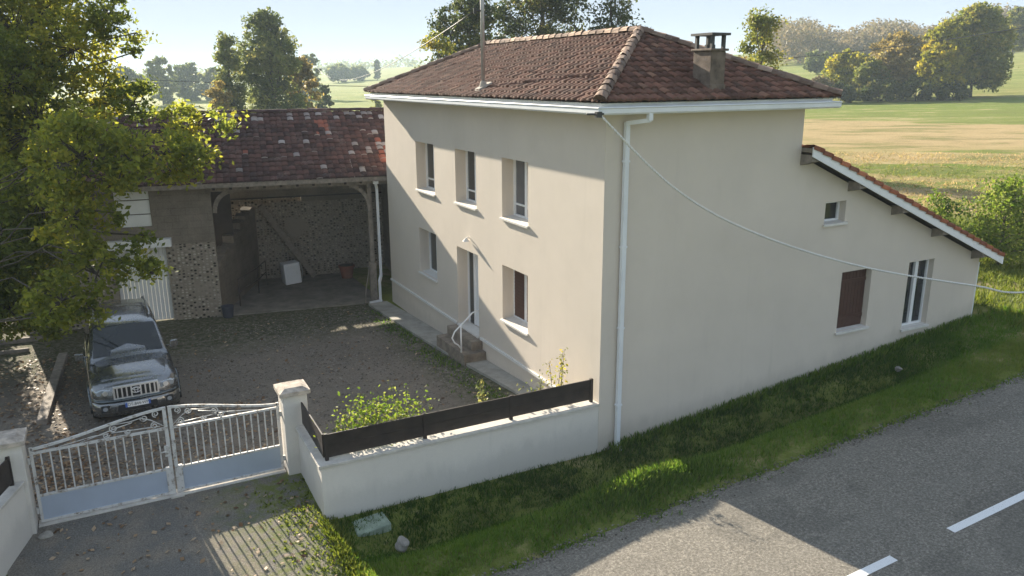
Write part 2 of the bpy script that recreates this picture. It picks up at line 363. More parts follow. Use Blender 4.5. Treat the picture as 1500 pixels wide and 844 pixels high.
def link(name, me, mat, parent=None):
    o = bpy.data.objects.new(name, me); COL.objects.link(o)
    if mat is not None: me.materials.append(MAT[mat] if isinstance(mat, str) else mat)
    if parent is not None: o.parent = parent
    return o
def local(parent, co):
    r = parent
    while r is not None and r.name not in ROOT: r = r.parent
    if r is None: return co
    loc, rz = ROOT[r.name]; c, s = math.cos(-rz), math.sin(-rz)
    d = np.asarray(co, float) - np.array(loc)
    out = d.copy(); out[:, 0] = d[:, 0]*c - d[:, 1]*s; out[:, 1] = d[:, 0]*s + d[:, 1]*c
    return out
def build(name, mb, mat, parent=None, world=True, bevel=0, fix=True):
    """link one mesh; world=True means the verts are in scene metres and are brought into the thing's frame"""
    me = bpy.data.meshes.new(name); co = np.array(mb.v, float)
    if world and parent is not None: co = local(parent, co)
    me.from_pydata(co.tolist(), [], mb.f)
    me.polygons.foreach_set('use_smooth', mb.sm)
    me.update()
    if fix:
        import bmesh
        bm = bmesh.new(); bm.from_mesh(me); bmesh.ops.recalc_face_normals(bm, faces=bm.faces); bm.to_mesh(me); bm.free()
    o = link(name, me, mat, parent)
    if bevel:
        m = o.modifiers.new('bevel', 'BEVEL'); m.width = bevel; m.segments = 2; m.limit_method = 'ANGLE'; m.angle_limit = math.radians(40)
    return o
def npmesh(name, V, F, mat, parent=None, rnd=None, smooth=False, world=True):
    V = np.asarray(V, np.float64); F = np.asarray(F, np.int32)
    if world and parent is not None: V = local(parent, V)
    me = bpy.data.meshes.new(name); k = F.shape[1]
    me.vertices.add(len(V)); me.vertices.foreach_set('co', V.astype(np.float32).ravel())
    me.loops.add(F.size); me.loops.foreach_set('vertex_index', F.ravel())
    me.polygons.add(len(F)); me.polygons.foreach_set('loop_start', np.arange(0, F.size, k, dtype=np.int32))
    me.polygons.foreach_set('loop_total', np.full(len(F), k, np.int32))
    if smooth: me.polygons.foreach_set('use_smooth', np.ones(len(F), bool))
    if rnd is not None:
        at = me.attributes.new('rnd', 'FLOAT', 'FACE'); at.data.foreach_set('value', np.asarray(rnd, np.float32))
    me.update(calc_edges=True)
    return link(name, me, mat, parent)
def thing(name, label, cat, loc=(0, 0, 0), rz=0, group=None):
    o = bpy.data.objects.new(name, None); COL.objects.link(o); o.location = loc; o.rotation_euler = (0, 0, rz)
    o.empty_display_size = .2; ROOT[o.name] = (tuple(loc), rz); return tag(o, label, cat, group)
def tag(o, label=None, cat=None, group=None, kind=None):
    if label: o['label'] = label
    if cat: o['category'] = cat
    if group: o['group'] = group
    if kind: o['kind'] = kind
    return o
def struct(o, label=None, cat=None): return tag(o, label, cat or o.name.split('.')[0].replace('_', ' '), None, 'structure')

def ss(a, b, x): t = np.clip((np.asarray(x, float)-a)/(b-a), 0, 1); return t*t*(3-2*t)
# ------------------------------------------------------------------ ground heights
def road_z(x): return .514 + .06*np.clip(x, -40, 160)
def yard_z(x, y): return np.clip((12.6-y)*.05, 0, .5)*(.5+.5*ss(-5, -.5, x))
def base_z(x): return .15 + .094*np.clip(x, 0, 13)
def field_z(x, y):
    xx = np.clip(x, 0, None)
    up = .052*np.clip(xx, 0, 240) +   .00017*np.clip(xx-70, 0, 170)**2
    near = .15 + .094*np.clip(x, 0, 13)
    w = ss(9, 40, np.hypot(np.clip(x-6, 0, None), np.clip(y, 0, None)))
    und = .35*np.sin(x*.031+1)*np.sin(y*.027) + .8*np.sin(x*.009)*np.cos(y*.011)*ss(60, 200, np.hypot(x, y))
    return near*(1-w) + (up+und*w)*w
def ground_z(x, y):
    x = np.asarray(x, float); y = np.asarray(y, float)
    zf = field_z(x, y)
    s = np.clip(-y/2.65, 0, 1); bz = base_z(x); rz = road_z(x)
    verge = bz*(1-s)+rz*s
    dw = 1-ss(5.5, 9.5, x)
    dw = dw*ss(-5.6, -4.2, x)
    verge = verge - (.42*np.exp(-((s-.36)/.2)**2) - .12*np.exp(-((s-.80)/.13)**2))*dw - .06*ss(.92, 1, s)
    verge = verge + .22*np.exp(-((x+.5)/1.3)**2-((y+2.1)/.3)**2)
    # left of the low wall: driveway apron and further verge
    yd = yard_z(x, np.maximum(y, 2.0)); sl = np.clip((2.0-y)/4.65, 0, 1)
    left = yd*(1-sl)+rz*sl
    wl = 1-ss(-5.75, -5.3, x)
    zy = np.where(y < 2.0, left, yard_z(x, y))
    z = np.where(y >= .12, zf, verge*(1-wl) + left*wl)
    z = np.where((y >= .12) & (x < 0) & (y <= 14.5), zy, z)
    z = np.where((y > 14.5) & (x < 0), 0*z + zf*ss(14.5, 30, y), z)
    beyond = (y < -2.65)
    z = np.where(beyond, rz - .06 - .0*y, z)
    z = np.where(y < -9.2, rz - .06 - .25*ss(9.2, 11, -y) + .01*np.clip(-y-11, 0, 200), z)
    # sunk under the sheets laid on it
    yard = (x > -16) & (x < 0) & (y > 2.0) & (y < 18.5)
    yard |= (x > -5.4) & (x < 0) & (y > .1) & (y < 3)
    drive = (x > -10.1) & (x < -5.6) & (y > -2.8) & (y <= 2.05)
    z = np.where(yard | drive, z-.10, z)
    return z

def axis(lo, hi, step, far, g=1.13):
    a = list(np.arange(lo, hi+1e-6, step)); s = step; p = lo
    left = []
    while p > -far: s *= g; p -= s; left.append(p)
    s = step; p = hi; right = []
    while p < far: s *= g; p += s; right.append(p)
    return np.array(left[::-1]+a+right)
ax = axis(-16, 18, .25, 3400, 1.10); ay = axis(-4.5, 15, .25, 3400, 1.10)
X, Y = np.meshgrid(ax, ay)
Z = ground_z(X, Y)
rr = np.hypot(X-CAM[0], Y-CAM[1])
Z = Z + ss(900, 2600, rr)*(9+6*np.sin(X*.0021+.6)+5*np.sin(X*.0047+Y*.0012))
micro = .025*np.sin(X*3.1+Y*1.7)*np.sin(Y*4.3-X)+.02*np.sin(X*6.7)*np.sin(Y*7.9)
Z = Z + micro*((Y < 0) | (X > 0))*(rr < 80)*(Y > -2.6)
ny, nx = X.shape
idx = np.arange(nx*ny).reshape(ny, nx)
F = np.stack([idx[:-1, :-1], idx[:-1, 1:], idx[1:, 1:], idx[1:, :-1]], -1).reshape(-1, 4)
GV = np.stack([X, Y, Z], -1).reshape(-1, 3)
struct(npmesh('ground', GV, F, 'field', smooth=True), 'rolling meadow of green and straw coloured grass', 'field')

def sheet(name, xs, ys, zf, mat, keep=None, dz=0.0):
    X, Y = np.meshgrid(xs, ys); Z = zf(X, Y)+dz
    ny, nx = X.shape; idx = np.arange(nx*ny).reshape(ny, nx)
    F = np.stack([idx[:-1, :-1], idx[:-1, 1:], idx[1:, 1:], idx[1:, :-1]], -1).reshape(-1, 4)
    if keep is not None:
        cx = (X[:-1, :-1]+X[1:, 1:])/2; cy = (Y[:-1, :-1]+Y[1:, 1:])/2
        F = F[keep(cx, cy).ravel()]
    return npmesh(name, np.stack([X, Y, Z], -1).reshape(-1, 3), F, mat, smooth=True)
# road with an uneven grassy edge: the near edge wobbles a little
xs = np.concatenate([np.arange(-60, -10, 1.0), np.arange(-10, 20, .2), np.arange(20, 161, 2.0)])
ysr = np.linspace(-9.0, -2.62, 14)
Xr, Yr = np.meshgrid(xs, ysr)
wob = .06*np.sin(xs*2.3)+.05*np.sin(xs*5.1+1)+.03*np.sin(xs*11.7)
Yr[-1] += wob; Yr[-2] += wob*.4
Zr = road_z(Xr) - .012*np.abs(Yr+5.6)
Zr[-1] -= .03
ny, nx = Xr.shape; idx = np.arange(nx*ny).reshape(ny, nx)
Fr = np.stack([idx[:-1, :-1], idx[:-1, 1:], idx[1:, 1:], idx[1:, :-1]], -1).reshape(-1, 4)
struct(npmesh('road', np.stack([Xr, Yr, Zr], -1).reshape(-1, 3), Fr, 'road', smooth=True), 'grey chip sealed country road past the house', 'road')
for k in range(-1, 5):
    x0 = -1.55 + 4.28*k; x1 = x0+3.0
    m = MB()
    for (yy0, yy1) in ((-5.66, -5.52),):
        n = 12
        for i in range(n):
            a = x0+(x1-x0)*i/n; b = x0+(x1-x0)*(i+1)/n
            m.quad((a, yy0, road_z(a)+.006), (b, yy0, road_z(b)+.006), (b, yy1, road_z(b)+.006), (a, yy1, road_z(a)+.006))
    struct(build('road_marking', m, 'marking', fix=False), 'white centre line dash painted on the road', 'road marking')
xs = np.arange(-16, .01, .25); ys = np.concatenate([np.arange(.15, 2.0, .2), np.arange(2.0, 18.6, .25)])
yard = sheet('courtyard', xs, ys, lambda x, y: yard_z(x, y)+.008*np.sin(x*5)*np.sin(y*4.3), 'yard', lambda x, y: (y > 2.02) | (x > -5.38))
struct(yard, 'brown gravel courtyard between the barn and the gate', 'courtyard')
def drive_z(x, y):
    s = np.clip((2.0-y)/4.65, 0, 1); return (yard_z(x, 2.0+0*y))*(1-s)+(road_z(x)-.03)*s+.005*np.sin(x*4)*np.sin(y*5)
struct(sheet('driveway', np.arange(-10.3, -5.39, .15), np.arange(-2.72, 2.06, .15), drive_z, 'drive', lambda x, y: (x > -9.9-.23*(2.2-y)) & (x < -5.40+.0*y)),
       'patchy tarmac driveway in front of the white gate', 'driveway')
# concrete path along the front wall
m = MB(); py_ = [12.9, 11, 9, 7, 5, 3, 1.6, .45]; pw = [.72, .72, .70, .66, .56, .46, .42, .40]
for i in range(len(py_)-1):
    a, b = py_[i], py_[i+1]; za, zb = float(yard_z(-.5, a))+.07, float(yard_z(-.5, b))+.07
    m.hexa([(-pw[i], a, za-.3), (-pw[i+1], b, zb-.3), (-.003, b, zb-.3), (-.003, a, za-.3)], [(-pw[i], a, za), (-pw[i+1], b, zb), (-.003, b, zb), (-.003, a, za)])
struct(build('path', m, 'concrete'), 'narrow concrete path along the house front', 'path')

# ------------------------------------------------------------------ house
LX, LY, HW = 4.92, 12.5, 6.86
house = thing('house', 'two storey cream rendered house with brown hipped tile roof and side extension', 'house', (0, 0, 0))
ZT0, ZT1 = 5.78, 2.92                                     # extension slope at x = LX and x = L2
L2 = 11.6
def ztop(x): return HW if x <= LX+1e-6 else ZT0+(ZT1-ZT0)*(x-LX)/(L2-LX)
FW = {'w1': (8.35, 9.76, 4.28, 5.65), 'w2': (5.61, 6.89, 4.28, 5.65), 'w3': (2.92, 4.19, 4.28, 5.65),
      'd1': (8.37, 9.72, 1.80, 3.14), 'door': (5.57, 6.91, .93, 3.09), 'd2': (2.94, 4.21, 1.80, 3.14)}
EW = {'small': (5.80, 6.44, 4.27, 4.74), 'shut': (6.55, 7.55, 1.66, 3.08), 'french': (8.86, 9.79, 1.38, 3.06)}
def wall_grid(m, u0, u1, z0, top, holes, fn, depth, extra=()):
    us = sorted(set([u0, u1]+[h[0] for h in holes]+[h[1] for h in holes]+list(extra)))
    for a, b in zip(us[:-1], us[1:]):
        mid = (a+b)/2; hs = sorted([h for h in holes if h[0] < mid < h[1]], key=lambda h: h[2])
        z = z0; eps = 1e-7
        for h in hs:
            m.quad(fn(a, z, 0), fn(b, z, 0), fn(b, h[2], 0), fn(a, h[2], 0)); z = h[3]
        m.quad(fn(a, z, 0), fn(b, z, 0), fn(b, top(b-eps), 0), fn(a, top(a+eps), 0))
    for h in holes:
        a, b, c, d = h
        m.quad(fn(a, c, 0), fn(a, c, depth), fn(a, d, depth), fn(a, d, 0))
        m.quad(fn(b, c, 0), fn(b, d, 0), fn(b, d, depth), fn(b, c, depth))
        m.quad(fn(a, d, 0), fn(a, d, depth), fn(b, d, depth), fn(b, d, 0))
        m.quad(fn(a, c, 0), fn(b, c, 0), fn(b, c, depth), fn(a, c, depth))
wm = MB()
ffn = lambda u, z, d: (d, u, z)
efn = lambda u, z, d: (u, d, z)
wall_grid(wm, 0, LY, -.3, lambda u: HW, list(FW.values()), ffn, .35)
wall_grid(wm, 0, L2, -.3, lambda x: HW if x < LX else ztop(x+2e-6), list(EW.values()), efn, .25, (LX,))
wm.quad((0, LY, -.3), (LX, LY, -.3), (LX, LY, HW), (0, LY, HW))
wm.quad((LX, LY, -.3), (L2, LY, -.3), (L2, LY, ZT1), (LX, LY, ZT0))
wm.quad((L2, 0, -.3), (L2, LY, -.3), (L2, LY, ZT1), (L2, 0, ZT1))
wm.quad((LX, 0, ZT0), (LX, LY, ZT0), (LX, LY, HW), (LX, 0, HW))
build('wall', wm, 'plaster', house, fix=False)
# plinth moulding
m = MB(); m.box(-.045, -.002, 6.99, LY, .90, .965); m.box(-.045, -.002, .02, 5.45, .90, .965)
build('plinth_moulding', m, 'trim', house)
# windows of the front
def front_window(y0, y1, z0, z1, kind):
    m = MB(); x = .33; t = .06
    m.box(x-.03, x+.04, y0, y1, z0, z0+t); m.box(x-.03, x+.04, y0, y1, z1-t, z1)
    m.box(x-.03, x+.04, y0, y0+t, z0+t, z1-t); m.box(x-.03, x+.04, y1-t, y1, z0+t, z1-t)
    ym = (y0+y1)/2; m.box(x-.045, x+.03, ym-.055, ym+.055, z0+t, z1-t)
    if kind == 'clear': m.box(x-.022, x+.03, y0+t, ym-.055, z0+.28, z0+.32); m.box(x-.022, x+.03, ym+.055, y1-t, z0+.28, z0+.32)
    w = build('window', m, 'white', house)
    p = MB(); p.quad((x+.01, y0, z0), (x+.01, y1, z0), (x+.01, y1, z1), (x+.01, y0, z1)); build('pane', p, 'glass_curtain' if kind == 'clear' and y0 < 4 else 'glass', w)
    s = MB(); s.hexa([(-.06, y0-.04, z0-.055), (-.06, y1+.04, z0-.055), (.30, y1, z0-.06), (.30, y0, z0-.06)],
                     [(-.06, y0-.04, z0-.012), (-.06, y1+.04, z0-.012), (.30, y1, z0+.025), (.30, y0, z0+.025)])
    build('sill', s, 'sill', w)
    if kind == 'dark':
        q = MB(); n = 15
        for i in range(n):
            a = z0+t+.01+(z1-z0-2*t-.02)*i/n; b = a+(z1-z0-2*t)/n*.9
            q.hexa([(x-.035, y0+t, a), (x-.035, y1-t, a), (x-.005, y1-t, a), (x-.005, y0+t, a)], [(x-.028, y0+t, b), (x-.028, y1-t, b), (x-.005, y1-t, b), (x-.005, y0+t, b)])
        build('shutter', q, 'shutter', w)
    return w
for k in ('w1', 'w2', 'w3'): front_window(*FW[k], 'clear')
front_window(*FW['d1'], 'plain'); front_window(*FW['d2'], 'dark')
# front door
y0, y1, z0, z1 = FW['door']; m = MB(); x = .33
m.box(x-.03, x+.05, y0, y0+.07, z0, z1); m.box(x-.03, x+.05, y1-.07, y1, z0, z1); m.box(x-.03, x+.05, y0+.07, y1-.07, z1-.07, z1)
m.box(x, x+.05, y0+.07, y1-.42, z0+.02, z1-.07)
for za, zb in ((z0+.15, z0+.85), (z0+1.0, z1-.25)): m.box(x-.012, x, y0+.20, y1-.58, za, zb)
m.box(x-.02, x+.04, y1-.42, y1-.36, z0+.02, z1-.07)
door = build('door', m, 'white', house)
p = MB(); p.box(x, x+.03, y1-.36, y1-.07, z0+.02, z1-.07); build('side_pane', p, 'glass', door)
h = MB(); h.tube([(x-.055, y0+.16, z0+1.02), (x-.055, y0+.28, z0+1.02)], .012); h.tube([(x, y0+.17, z0+1.02), (x-.055, y0+.17, z0+1.02)], .012); build('handle', h, 'chrome', door)
s = MB(); s.box(-.05, .30, y0+.003, y1-.003, z0-.05, z0+.012); build('threshold', s, 'sill', door)
# lamp above the door: a small bracket with a conical shade
l = MB(); l.tube([(-.002, 6.05, 3.45), (-.06, 6.05, 3.48), (-.11, 6.05, 3.45)], .015)
l.cyl((-.11, 6.05, 3.38), .09, .08, 14, 'z', .02)
build('wall_lamp', l, 'trim', house)
# steps and handrail
m = MB(); m.box(-.62, -.003, 5.16, 7.02, -.1, .66); m.box(-.32, -.004, 5.36, 6.98, .66, .90)
build('front_steps', m, 'step_stone', house, bevel=.015)
m = MB(); m.tube([(-.58, 5.42, .60), (-.58, 5.42, 1.40)], .022, 8)
pts = [(-.004, 5.56, 1.66), (-.2, 5.54, 1.62), (-.42, 5.47, 1.47), (-.58, 5.42, 1.38), (-.76, 5.40, 1.24), (-.83, 5.41, 1.08), (-.76, 5.42, .94), (-.66, 5.42, .86), (-.59, 5.42, .76)]
m.tube(pts, .02, 8); build('handrail', m, 'white', house)
# end wall windows
def end_window(x0, x1, z0, z1, yd, leaves):
    m = MB(); t = .055
    m.box(x0, x1, yd-.03, yd+.04, z0, z0+t); m.box(x0, x1, yd-.03, yd+.04, z1-t, z1)
    m.box(x0, x0+t, yd-.03, yd+.04, z0+t, z1-t); m.box(x1-t, x1, yd-.03, yd+.04, z0+t, z1-t)
    if leaves == 2: xm = (x0+x1)/2; m.box(xm-.055, xm+.055, yd-.05, yd+.03, z0+t, z1-t)
    w = build('window', m, 'white', house)
    p = MB(); p.quad((x0, yd+.012, z0), (x1, yd+.012, z0), (x1, yd+.012, z1), (x0, yd+.012, z1)); build('pane', p, 'glass', w)
    s = MB(); s.hexa([(x0-.05, -.06, z0-.06), (x1+.05, -.06, z0-.06), (x1, yd-.035, z0-.05), (x0, yd-.035, z0-.05)],
                     [(x0-.05, -.06, z0-.008), (x1+.05, -.06, z0-.008), (x1, yd-.035, z0+.012), (x0, yd-.035, z0+.012)]); build('sill', s, 'sill', w)
    return w
end_window(*EW['small'], .20, 1)
w = end_window(*EW['shut'], .22, 1)
x0, x1, z0, z1 = EW['shut']; m = MB(); n = 9
for i in range(n):
    a = x0+.004+(x1-x0-.008)*i/n; m.box(a, a+(x1-x0)/n-.008, .145, .175, z0+.015, z1-.005)
m.box(x0+.004, x1-.012, .13, .146, z0+.22, z0+.30); m.box(x0+.004, x1-.012, .13, .146, z1-.32, z1-.24)
tag(build('shutter', m, 'shutter', w), 'closed brown board shutter')
w = end_window(*EW['french'], .17, 2)
tag(w, 'white two leaf glazed door')
# fascia, soffit, gutter
O = .46
def ring_box(m, x0, x1, y0, y1, w, z0, z1):
    m.box(x0, x1, y0, y0+w, z0, z1); m.box(x0, x1, y1-w, y1, z0, z1); m.box(x0, x0+w, y0+w, y1-w, z0, z1); m.box(x1-w, x1, y0+w, y1-w, z0, z1)
m = MB(); m.box(-O+.10, LX+O-.10, -O+.10, LY+.30, 6.80, 6.83); ring_box(m, -O+.10, LX+O-.10, -O+.10, LY+.30, .025, 6.831, 6.97)
build('soffit', m, 'white', house)
def gutter_profile(): return [(0, .02), (-.03, 0), (-.10, 0), (-.125, .03), (-.125, .10), (-.14, .12), (-.125, .135), (-.112, .12), (-.108, .035), (-.02, .025), (-.012, .12), (0, .12)]
g = MB(); pr_ = gutter_profile(); zg = 6.775
xo, yo, xe, ye = -O+.098, -O+.098, LX+O-.098, LY+.32
g.loft([[(xo+a, ye, zg+b) for a, b in pr_], [(xo+a, yo+a, zg+b) for a, b in pr_], [(xe-a, yo+a, zg+b) for a, b in pr_], [(xe-a, ye, zg+b) for a, b in pr_]], True, False)
build('gutter', g, 'gutter', house)
d = MB()
d.bar((.64, yo-.07, 6.80), (.64, yo-.07, 6.66), .085, .085); d.bar((.66, yo-.07, 6.665), (.40, -.08, 6.60), .075, .075); d.bar((.41, -.075, 6.62), (.41, -.075, .22), .09, .075)
d.bar((.41, -.075, .24), (.45, -.17, .15), .09, .075)
for z in (5.9, 4.3, 2.7, 1.1): d.box(.345, .475, -.118, -.03, z, z+.035)
build('downpipe', d, 'gutter', house)
d = MB(); d.bar((L2+.05, .06, 2.75), (L2+.05, .06, 1.05), .07, .07); build('downpipe', d, 'gutter', house)

# ---------------- tile roofs: every tile is an arched shell with an open lower end
def tile_plane(p0, eu, ev, width, length, tw, tl, lo, hi, seed, hgt=.045, seg=5, jit=.010, name='tile'):
    """p0 eave corner, eu along the eave, ev up the slope; lo(v)/hi(v) clip limits in u. Returns V, F, rnd"""
    r = np.random.default_rng(seed); n = np.cross(eu, ev); n = n/np.linalg.norm(n)
    if n[2] < 0: n = -n
    V = []; F = []; R = []
    nrow = int(math.ceil(length/tl)); ncol = int(math.ceil(width/tw))
    prof = [(-.5, -.02), (-.36, .55), (-.18, .92), (0, 1.0), (.18, .92), (.36, .55), (.5, -.02)]
    for i in range(nrow):
        v0 = i*tl; v1 = min(v0+tl*1.12, length)
        l0, h0, l1, h1 = lo(v0), hi(v0), lo(min(v1, length)), hi(min(v1, length))
        for j in range(-1, ncol+1):
            uc = (j+.5)*tw + r.normal(0, jit*.5)
            if uc+tw*.5 < l0 or uc-tw*.5 > h0: continue
            lift = .034 + r.normal(0, jit*.4); tone = r.random(); dv = r.normal(0, jit)
            dn = r.normal(0, .005)
            base = len(V)
            for vv, lf, a, b in ((v0+dv, lift, l0, h0), (v1+dv, .0, l1, h1)):
                for (pu, ph) in prof:
                    u = min(max(uc+pu*tw*1.04, a), b)
                    V.append(p0 + eu*u + ev*max(vv, -.03) + n*(ph*hgt+lf+dn))
            for (pu, ph) in prof:                      # rim dropped at the lower end
                u = min(max(uc+pu*tw*1.04, l0), h0)
                V.append(p0 + eu*u + ev*max(v0+dv, -.03) + n*(ph*hgt*.55+lift+dn-.030))
            k = len(prof)
            for q in range(k-1):
                F.append((base+q, base+q+1, base+k+q+1, base+k+q)); R.append(tone)
                F.append((base+2*k+q, base+2*k+q+1, base+q+1, base+q)); R.append(tone*.35)  # rim toned darker: shade of the hollow end put into the colour
    return V, F, R
ZE, ZR = 6.98, 8.33
run = LX/2+O; YF = -O+run; YB = LY+.34-run; slen = math.hypot(run, ZR-ZE)
V = []; Fc = []; R = []
def addp(res):
    o = len(V); V.extend(res[0]); Fc.extend([tuple(i+o for i in f) for f in res[1]]); R.extend(res[2])
cz, sz = run/slen, (ZR-ZE)/slen
W1 = LY+.34+O; W2 = LX+2*O
k_ = run/slen
addp(tile_plane(np.array([-O, LY+.34, ZE]), np.array([0, -1., 0]), np.array([cz, 0, sz]), W1, slen, .172, .232, lambda v: v*k_, lambda v: W1-v*k_, 1))
addp(tile_plane(np.array([-O, -O, ZE]), np.array([1., 0, 0]), np.array([0, cz, sz]), W2, slen, .172, .232, lambda v: v*k_, lambda v: W2-v*k_, 2))
addp(tile_plane(np.array([LX+O, -O, ZE]), np.array([0, 1., 0]), np.array([-cz, 0, sz]), W1, slen, .172, .232, lambda v: v*k_, lambda v: W1-v*k_, 3))
addp(tile_plane(np.array([LX+O, LY+.34, ZE]), np.array([-1., 0, 0]), np.array([0, -cz, sz]), W2, slen, .172, .232, lambda v: v*k_, lambda v: W2-v*k_, 4))
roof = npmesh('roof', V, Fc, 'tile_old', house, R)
ub = MB(); e = .012; A = (-O+.06, -O+.06, ZE-e+.02); B = (LX+O-.06, -O+.06, ZE-e+.02); C_ = (LX+O-.06, LY+.28, ZE-e+.02); D = (-O+.06, LY+.28, ZE-e+.02); R1 = (LX/2, YF, ZR-e); R2 = (LX/2, YB, ZR-e)
ub.add([A, B, C_, D, R1, R2], [(0, 1, 4), (1, 2, 5, 4), (2, 3, 5), (3, 0, 4, 5), (0, 3, 2, 1)])
build('roof_deck', ub, 'wood_dark', roof)
# ridge and hip tiles
def ridge_caps(a, b, n, seed, w=.115, hgt=.10):
    r = np.random.default_rng(seed); a = np.array(a, float); b = np.array(b, float); d = b-a; L = np.linalg.norm(d); d = d/L
    side = np.cross(d, [0, 0, 1]); side /= np.linalg.norm(side); up = np.cross(side, d)
    V = []; F = []; R = []
    for i in range(n):
        s0 = L*i/n; s1 = L*(i+1.16)/n; t = r.random(); base = len(V)
        for s, k in ((s0, 1.03), (s1, .95)):
            for j in range(7):
                an = PI*j/6; wob = r.normal(0, .008)
                V.append(a+d*s+side*(math.cos(an)*w*k)+up*(math.sin(an)*hgt*k+wob-.01+(.008 if k > 1 else 0)))
        for j in range(6): F.append((base+j, base+j+1, base+7+j+1, base+7+j)); R.append(t)
        V.append(a+d*s0+up*.0); F.append((base+0, base+2, base+4, base+6)); R.append(t*.3)  # end face toned darker, standing in for the shaded hollow of the cap
    return V, F, R
V2 = []; F2 = []; RR2 = []
for (a, b, n, sd) in (((-O, -O, ZE+.05), (LX/2, YF, ZR+.05), 15, 1), ((LX+O, -O, ZE+.05), (LX/2, YF, ZR+.05), 15, 2), ((LX/2, YF, ZR+.05), (LX/2, YB, ZR+.05), 24, 3),
                      ((-O, LY+.34, ZE+.05), (LX/2, YB, ZR+.05), 15, 4), ((LX+O, LY+.34, ZE+.05), (LX/2, YB, ZR+.05), 15, 5)):
    v, f, r_ = ridge_caps(a, b, n, sd); o = len(V2); V2 += v; F2 += [tuple(i+o for i in q) for q in f]; RR2 += r_
npmesh('ridge_tiles', V2, F2, 'ridge', roof, RR2)
# chimney
cx0, cx1, cy0, cy1 = 2.23, 2.58, -.13, .38
m = MB(); m.box(cx0, cx1, cy0, cy1, 6.98, 7.87); m.box(cx0-.02, cx1+.02, cy0-.02, cy1+.02, 6.98, 7.26)
m.box(cx0-.04, cx1+.04, cy0-.04, cy1+.04, 7.871, 7.915)
ch = build('chimney', m, 'chimney', roof, bevel=.012)
m = MB()
for (a, b) in ((cx0+.01, cy0+.01), (cx1-.07, cy0+.01), (cx0+.01, cy1-.07), (cx1-.07, cy1-.07)): m.box(a, a+.06, b, b+.06, 7.916, 8.15)
m.box((cx0+cx1)/2-.07, (cx0+cx1)/2+.07, (cy0+cy1)/2-.07, (cy0+cy1)/2+.07, 7.916, 7.99)
m.box(cx0-.05, cx1+.05, cy0-.05, cy1+.05, 8.151, 8.195)
build('chimney_cowl', m, 'steel_dark', ch)
# extension roof
OX, OY = .42, .32
dx = L2+OX-(LX-.02); dz = (ZT1-ZT0)/(L2-LX)*dx; sl = math.hypot(dx, dz); th = .20
ev = np.array([-dx, 0, -dz])/sl
p0 = np.array([L2+OX, -OY, ZT0+dz+th])
wd = LY+2*OY
lr = tile_plane(p0, np.array([0, 1., 0]), ev, wd, sl, .30, .36, lambda v: 0.0, lambda v: wd, 9, .06)
er = npmesh('roof', lr[0], lr[1], 'tile_new', house, lr[2]); tag(er, 'terracotta tiled extension roof')
m = MB(); q = np.array([0, 0, .0])
tL = np.array([LX+.005, 0, ZT0]); tR = np.array([L2+OX-.02, 0, ZT0+dz])
m.hexa([(tL[0], -OY, tL[2]+.10), (tR[0], -OY, tR[2]+.10), (tR[0], LY+OY, tR[2]+.10), (tL[0], LY+OY, tL[2]+.10)], [(tL[0], -OY, tL[2]+.185), (tR[0], -OY, tR[2]+.185), (tR[0], LY+OY, tR[2]+.185), (tL[0], LY+OY, tL[2]+.185)])
build('roof_deck', m, 'wood_grey', er)
m = MB(); m.hexa([(tL[0]-.04, -OY-.03, tL[2]+.02), (tR[0]+.04, -OY-.03, tR[2]+.0), (tR[0]+.04, -OY-.002, tR[2]+.0), (tL[0]-.04, -OY-.002, tL[2]+.02)],
              [(tL[0]-.04, -OY-.03, tL[2]+.215), (tR[0]+.04, -OY-.03, tR[2]+.195), (tR[0]+.04, -OY-.002, tR[2]+.195), (tL[0]-.04, -OY-.002, tL[2]+.215)])
build('verge_board', m, 'white', er)
for bx in (5.02, 6.55, 8.08, 9.64, 11.34):
    z = ZT0+(ZT1-ZT0)*(bx-LX)/(L2-LX)
    m = MB(); m.hexa([(bx-.11, -OY+.02, z-.05), (bx+.11, -OY+.02, z-.05), (bx+.11, .0, z-.14), (bx-.11, .0, z-.14)], [(bx-.11, -OY+.02, z+.095), (bx+.11, -OY+.02, z+.04), (bx+.11, .0, z+.03), (bx-.11, .0, z+.09)])
    build('purlin', m, 'wood_grey', er)
# verge tile row along the gable edge
v = []; f = []; r_ = []; nt = 26
for i in range(nt):
    s0 = sl*i/nt; s1 = sl*(i+1.10)/nt; b = len(v); tone = random.random()
    n_ = np.array([-ev[2], 0, ev[0]]); n_ = n_ if n_[2] > 0 else -n_
    for s, k in ((s0, .035), (s1, .0)):
        for (yy, zz) in ((-OY-.05, -.035), (-OY-.05, .045), (-OY-.02, .065), (-OY+.12, .05)):
            v.append(p0+ev*s+n_*(zz+k)+np.array([0, yy+OY, 0]))
    for j in range(3): f.append((b+j, b+j+1, b+4+j+1, b+4+j)); r_.append(tone)
    f.append((b, b+1, b+2, b+3)); r_.append(tone*.4)
npmesh('verge_tiles', v, f, 'tile_new', er, r_)

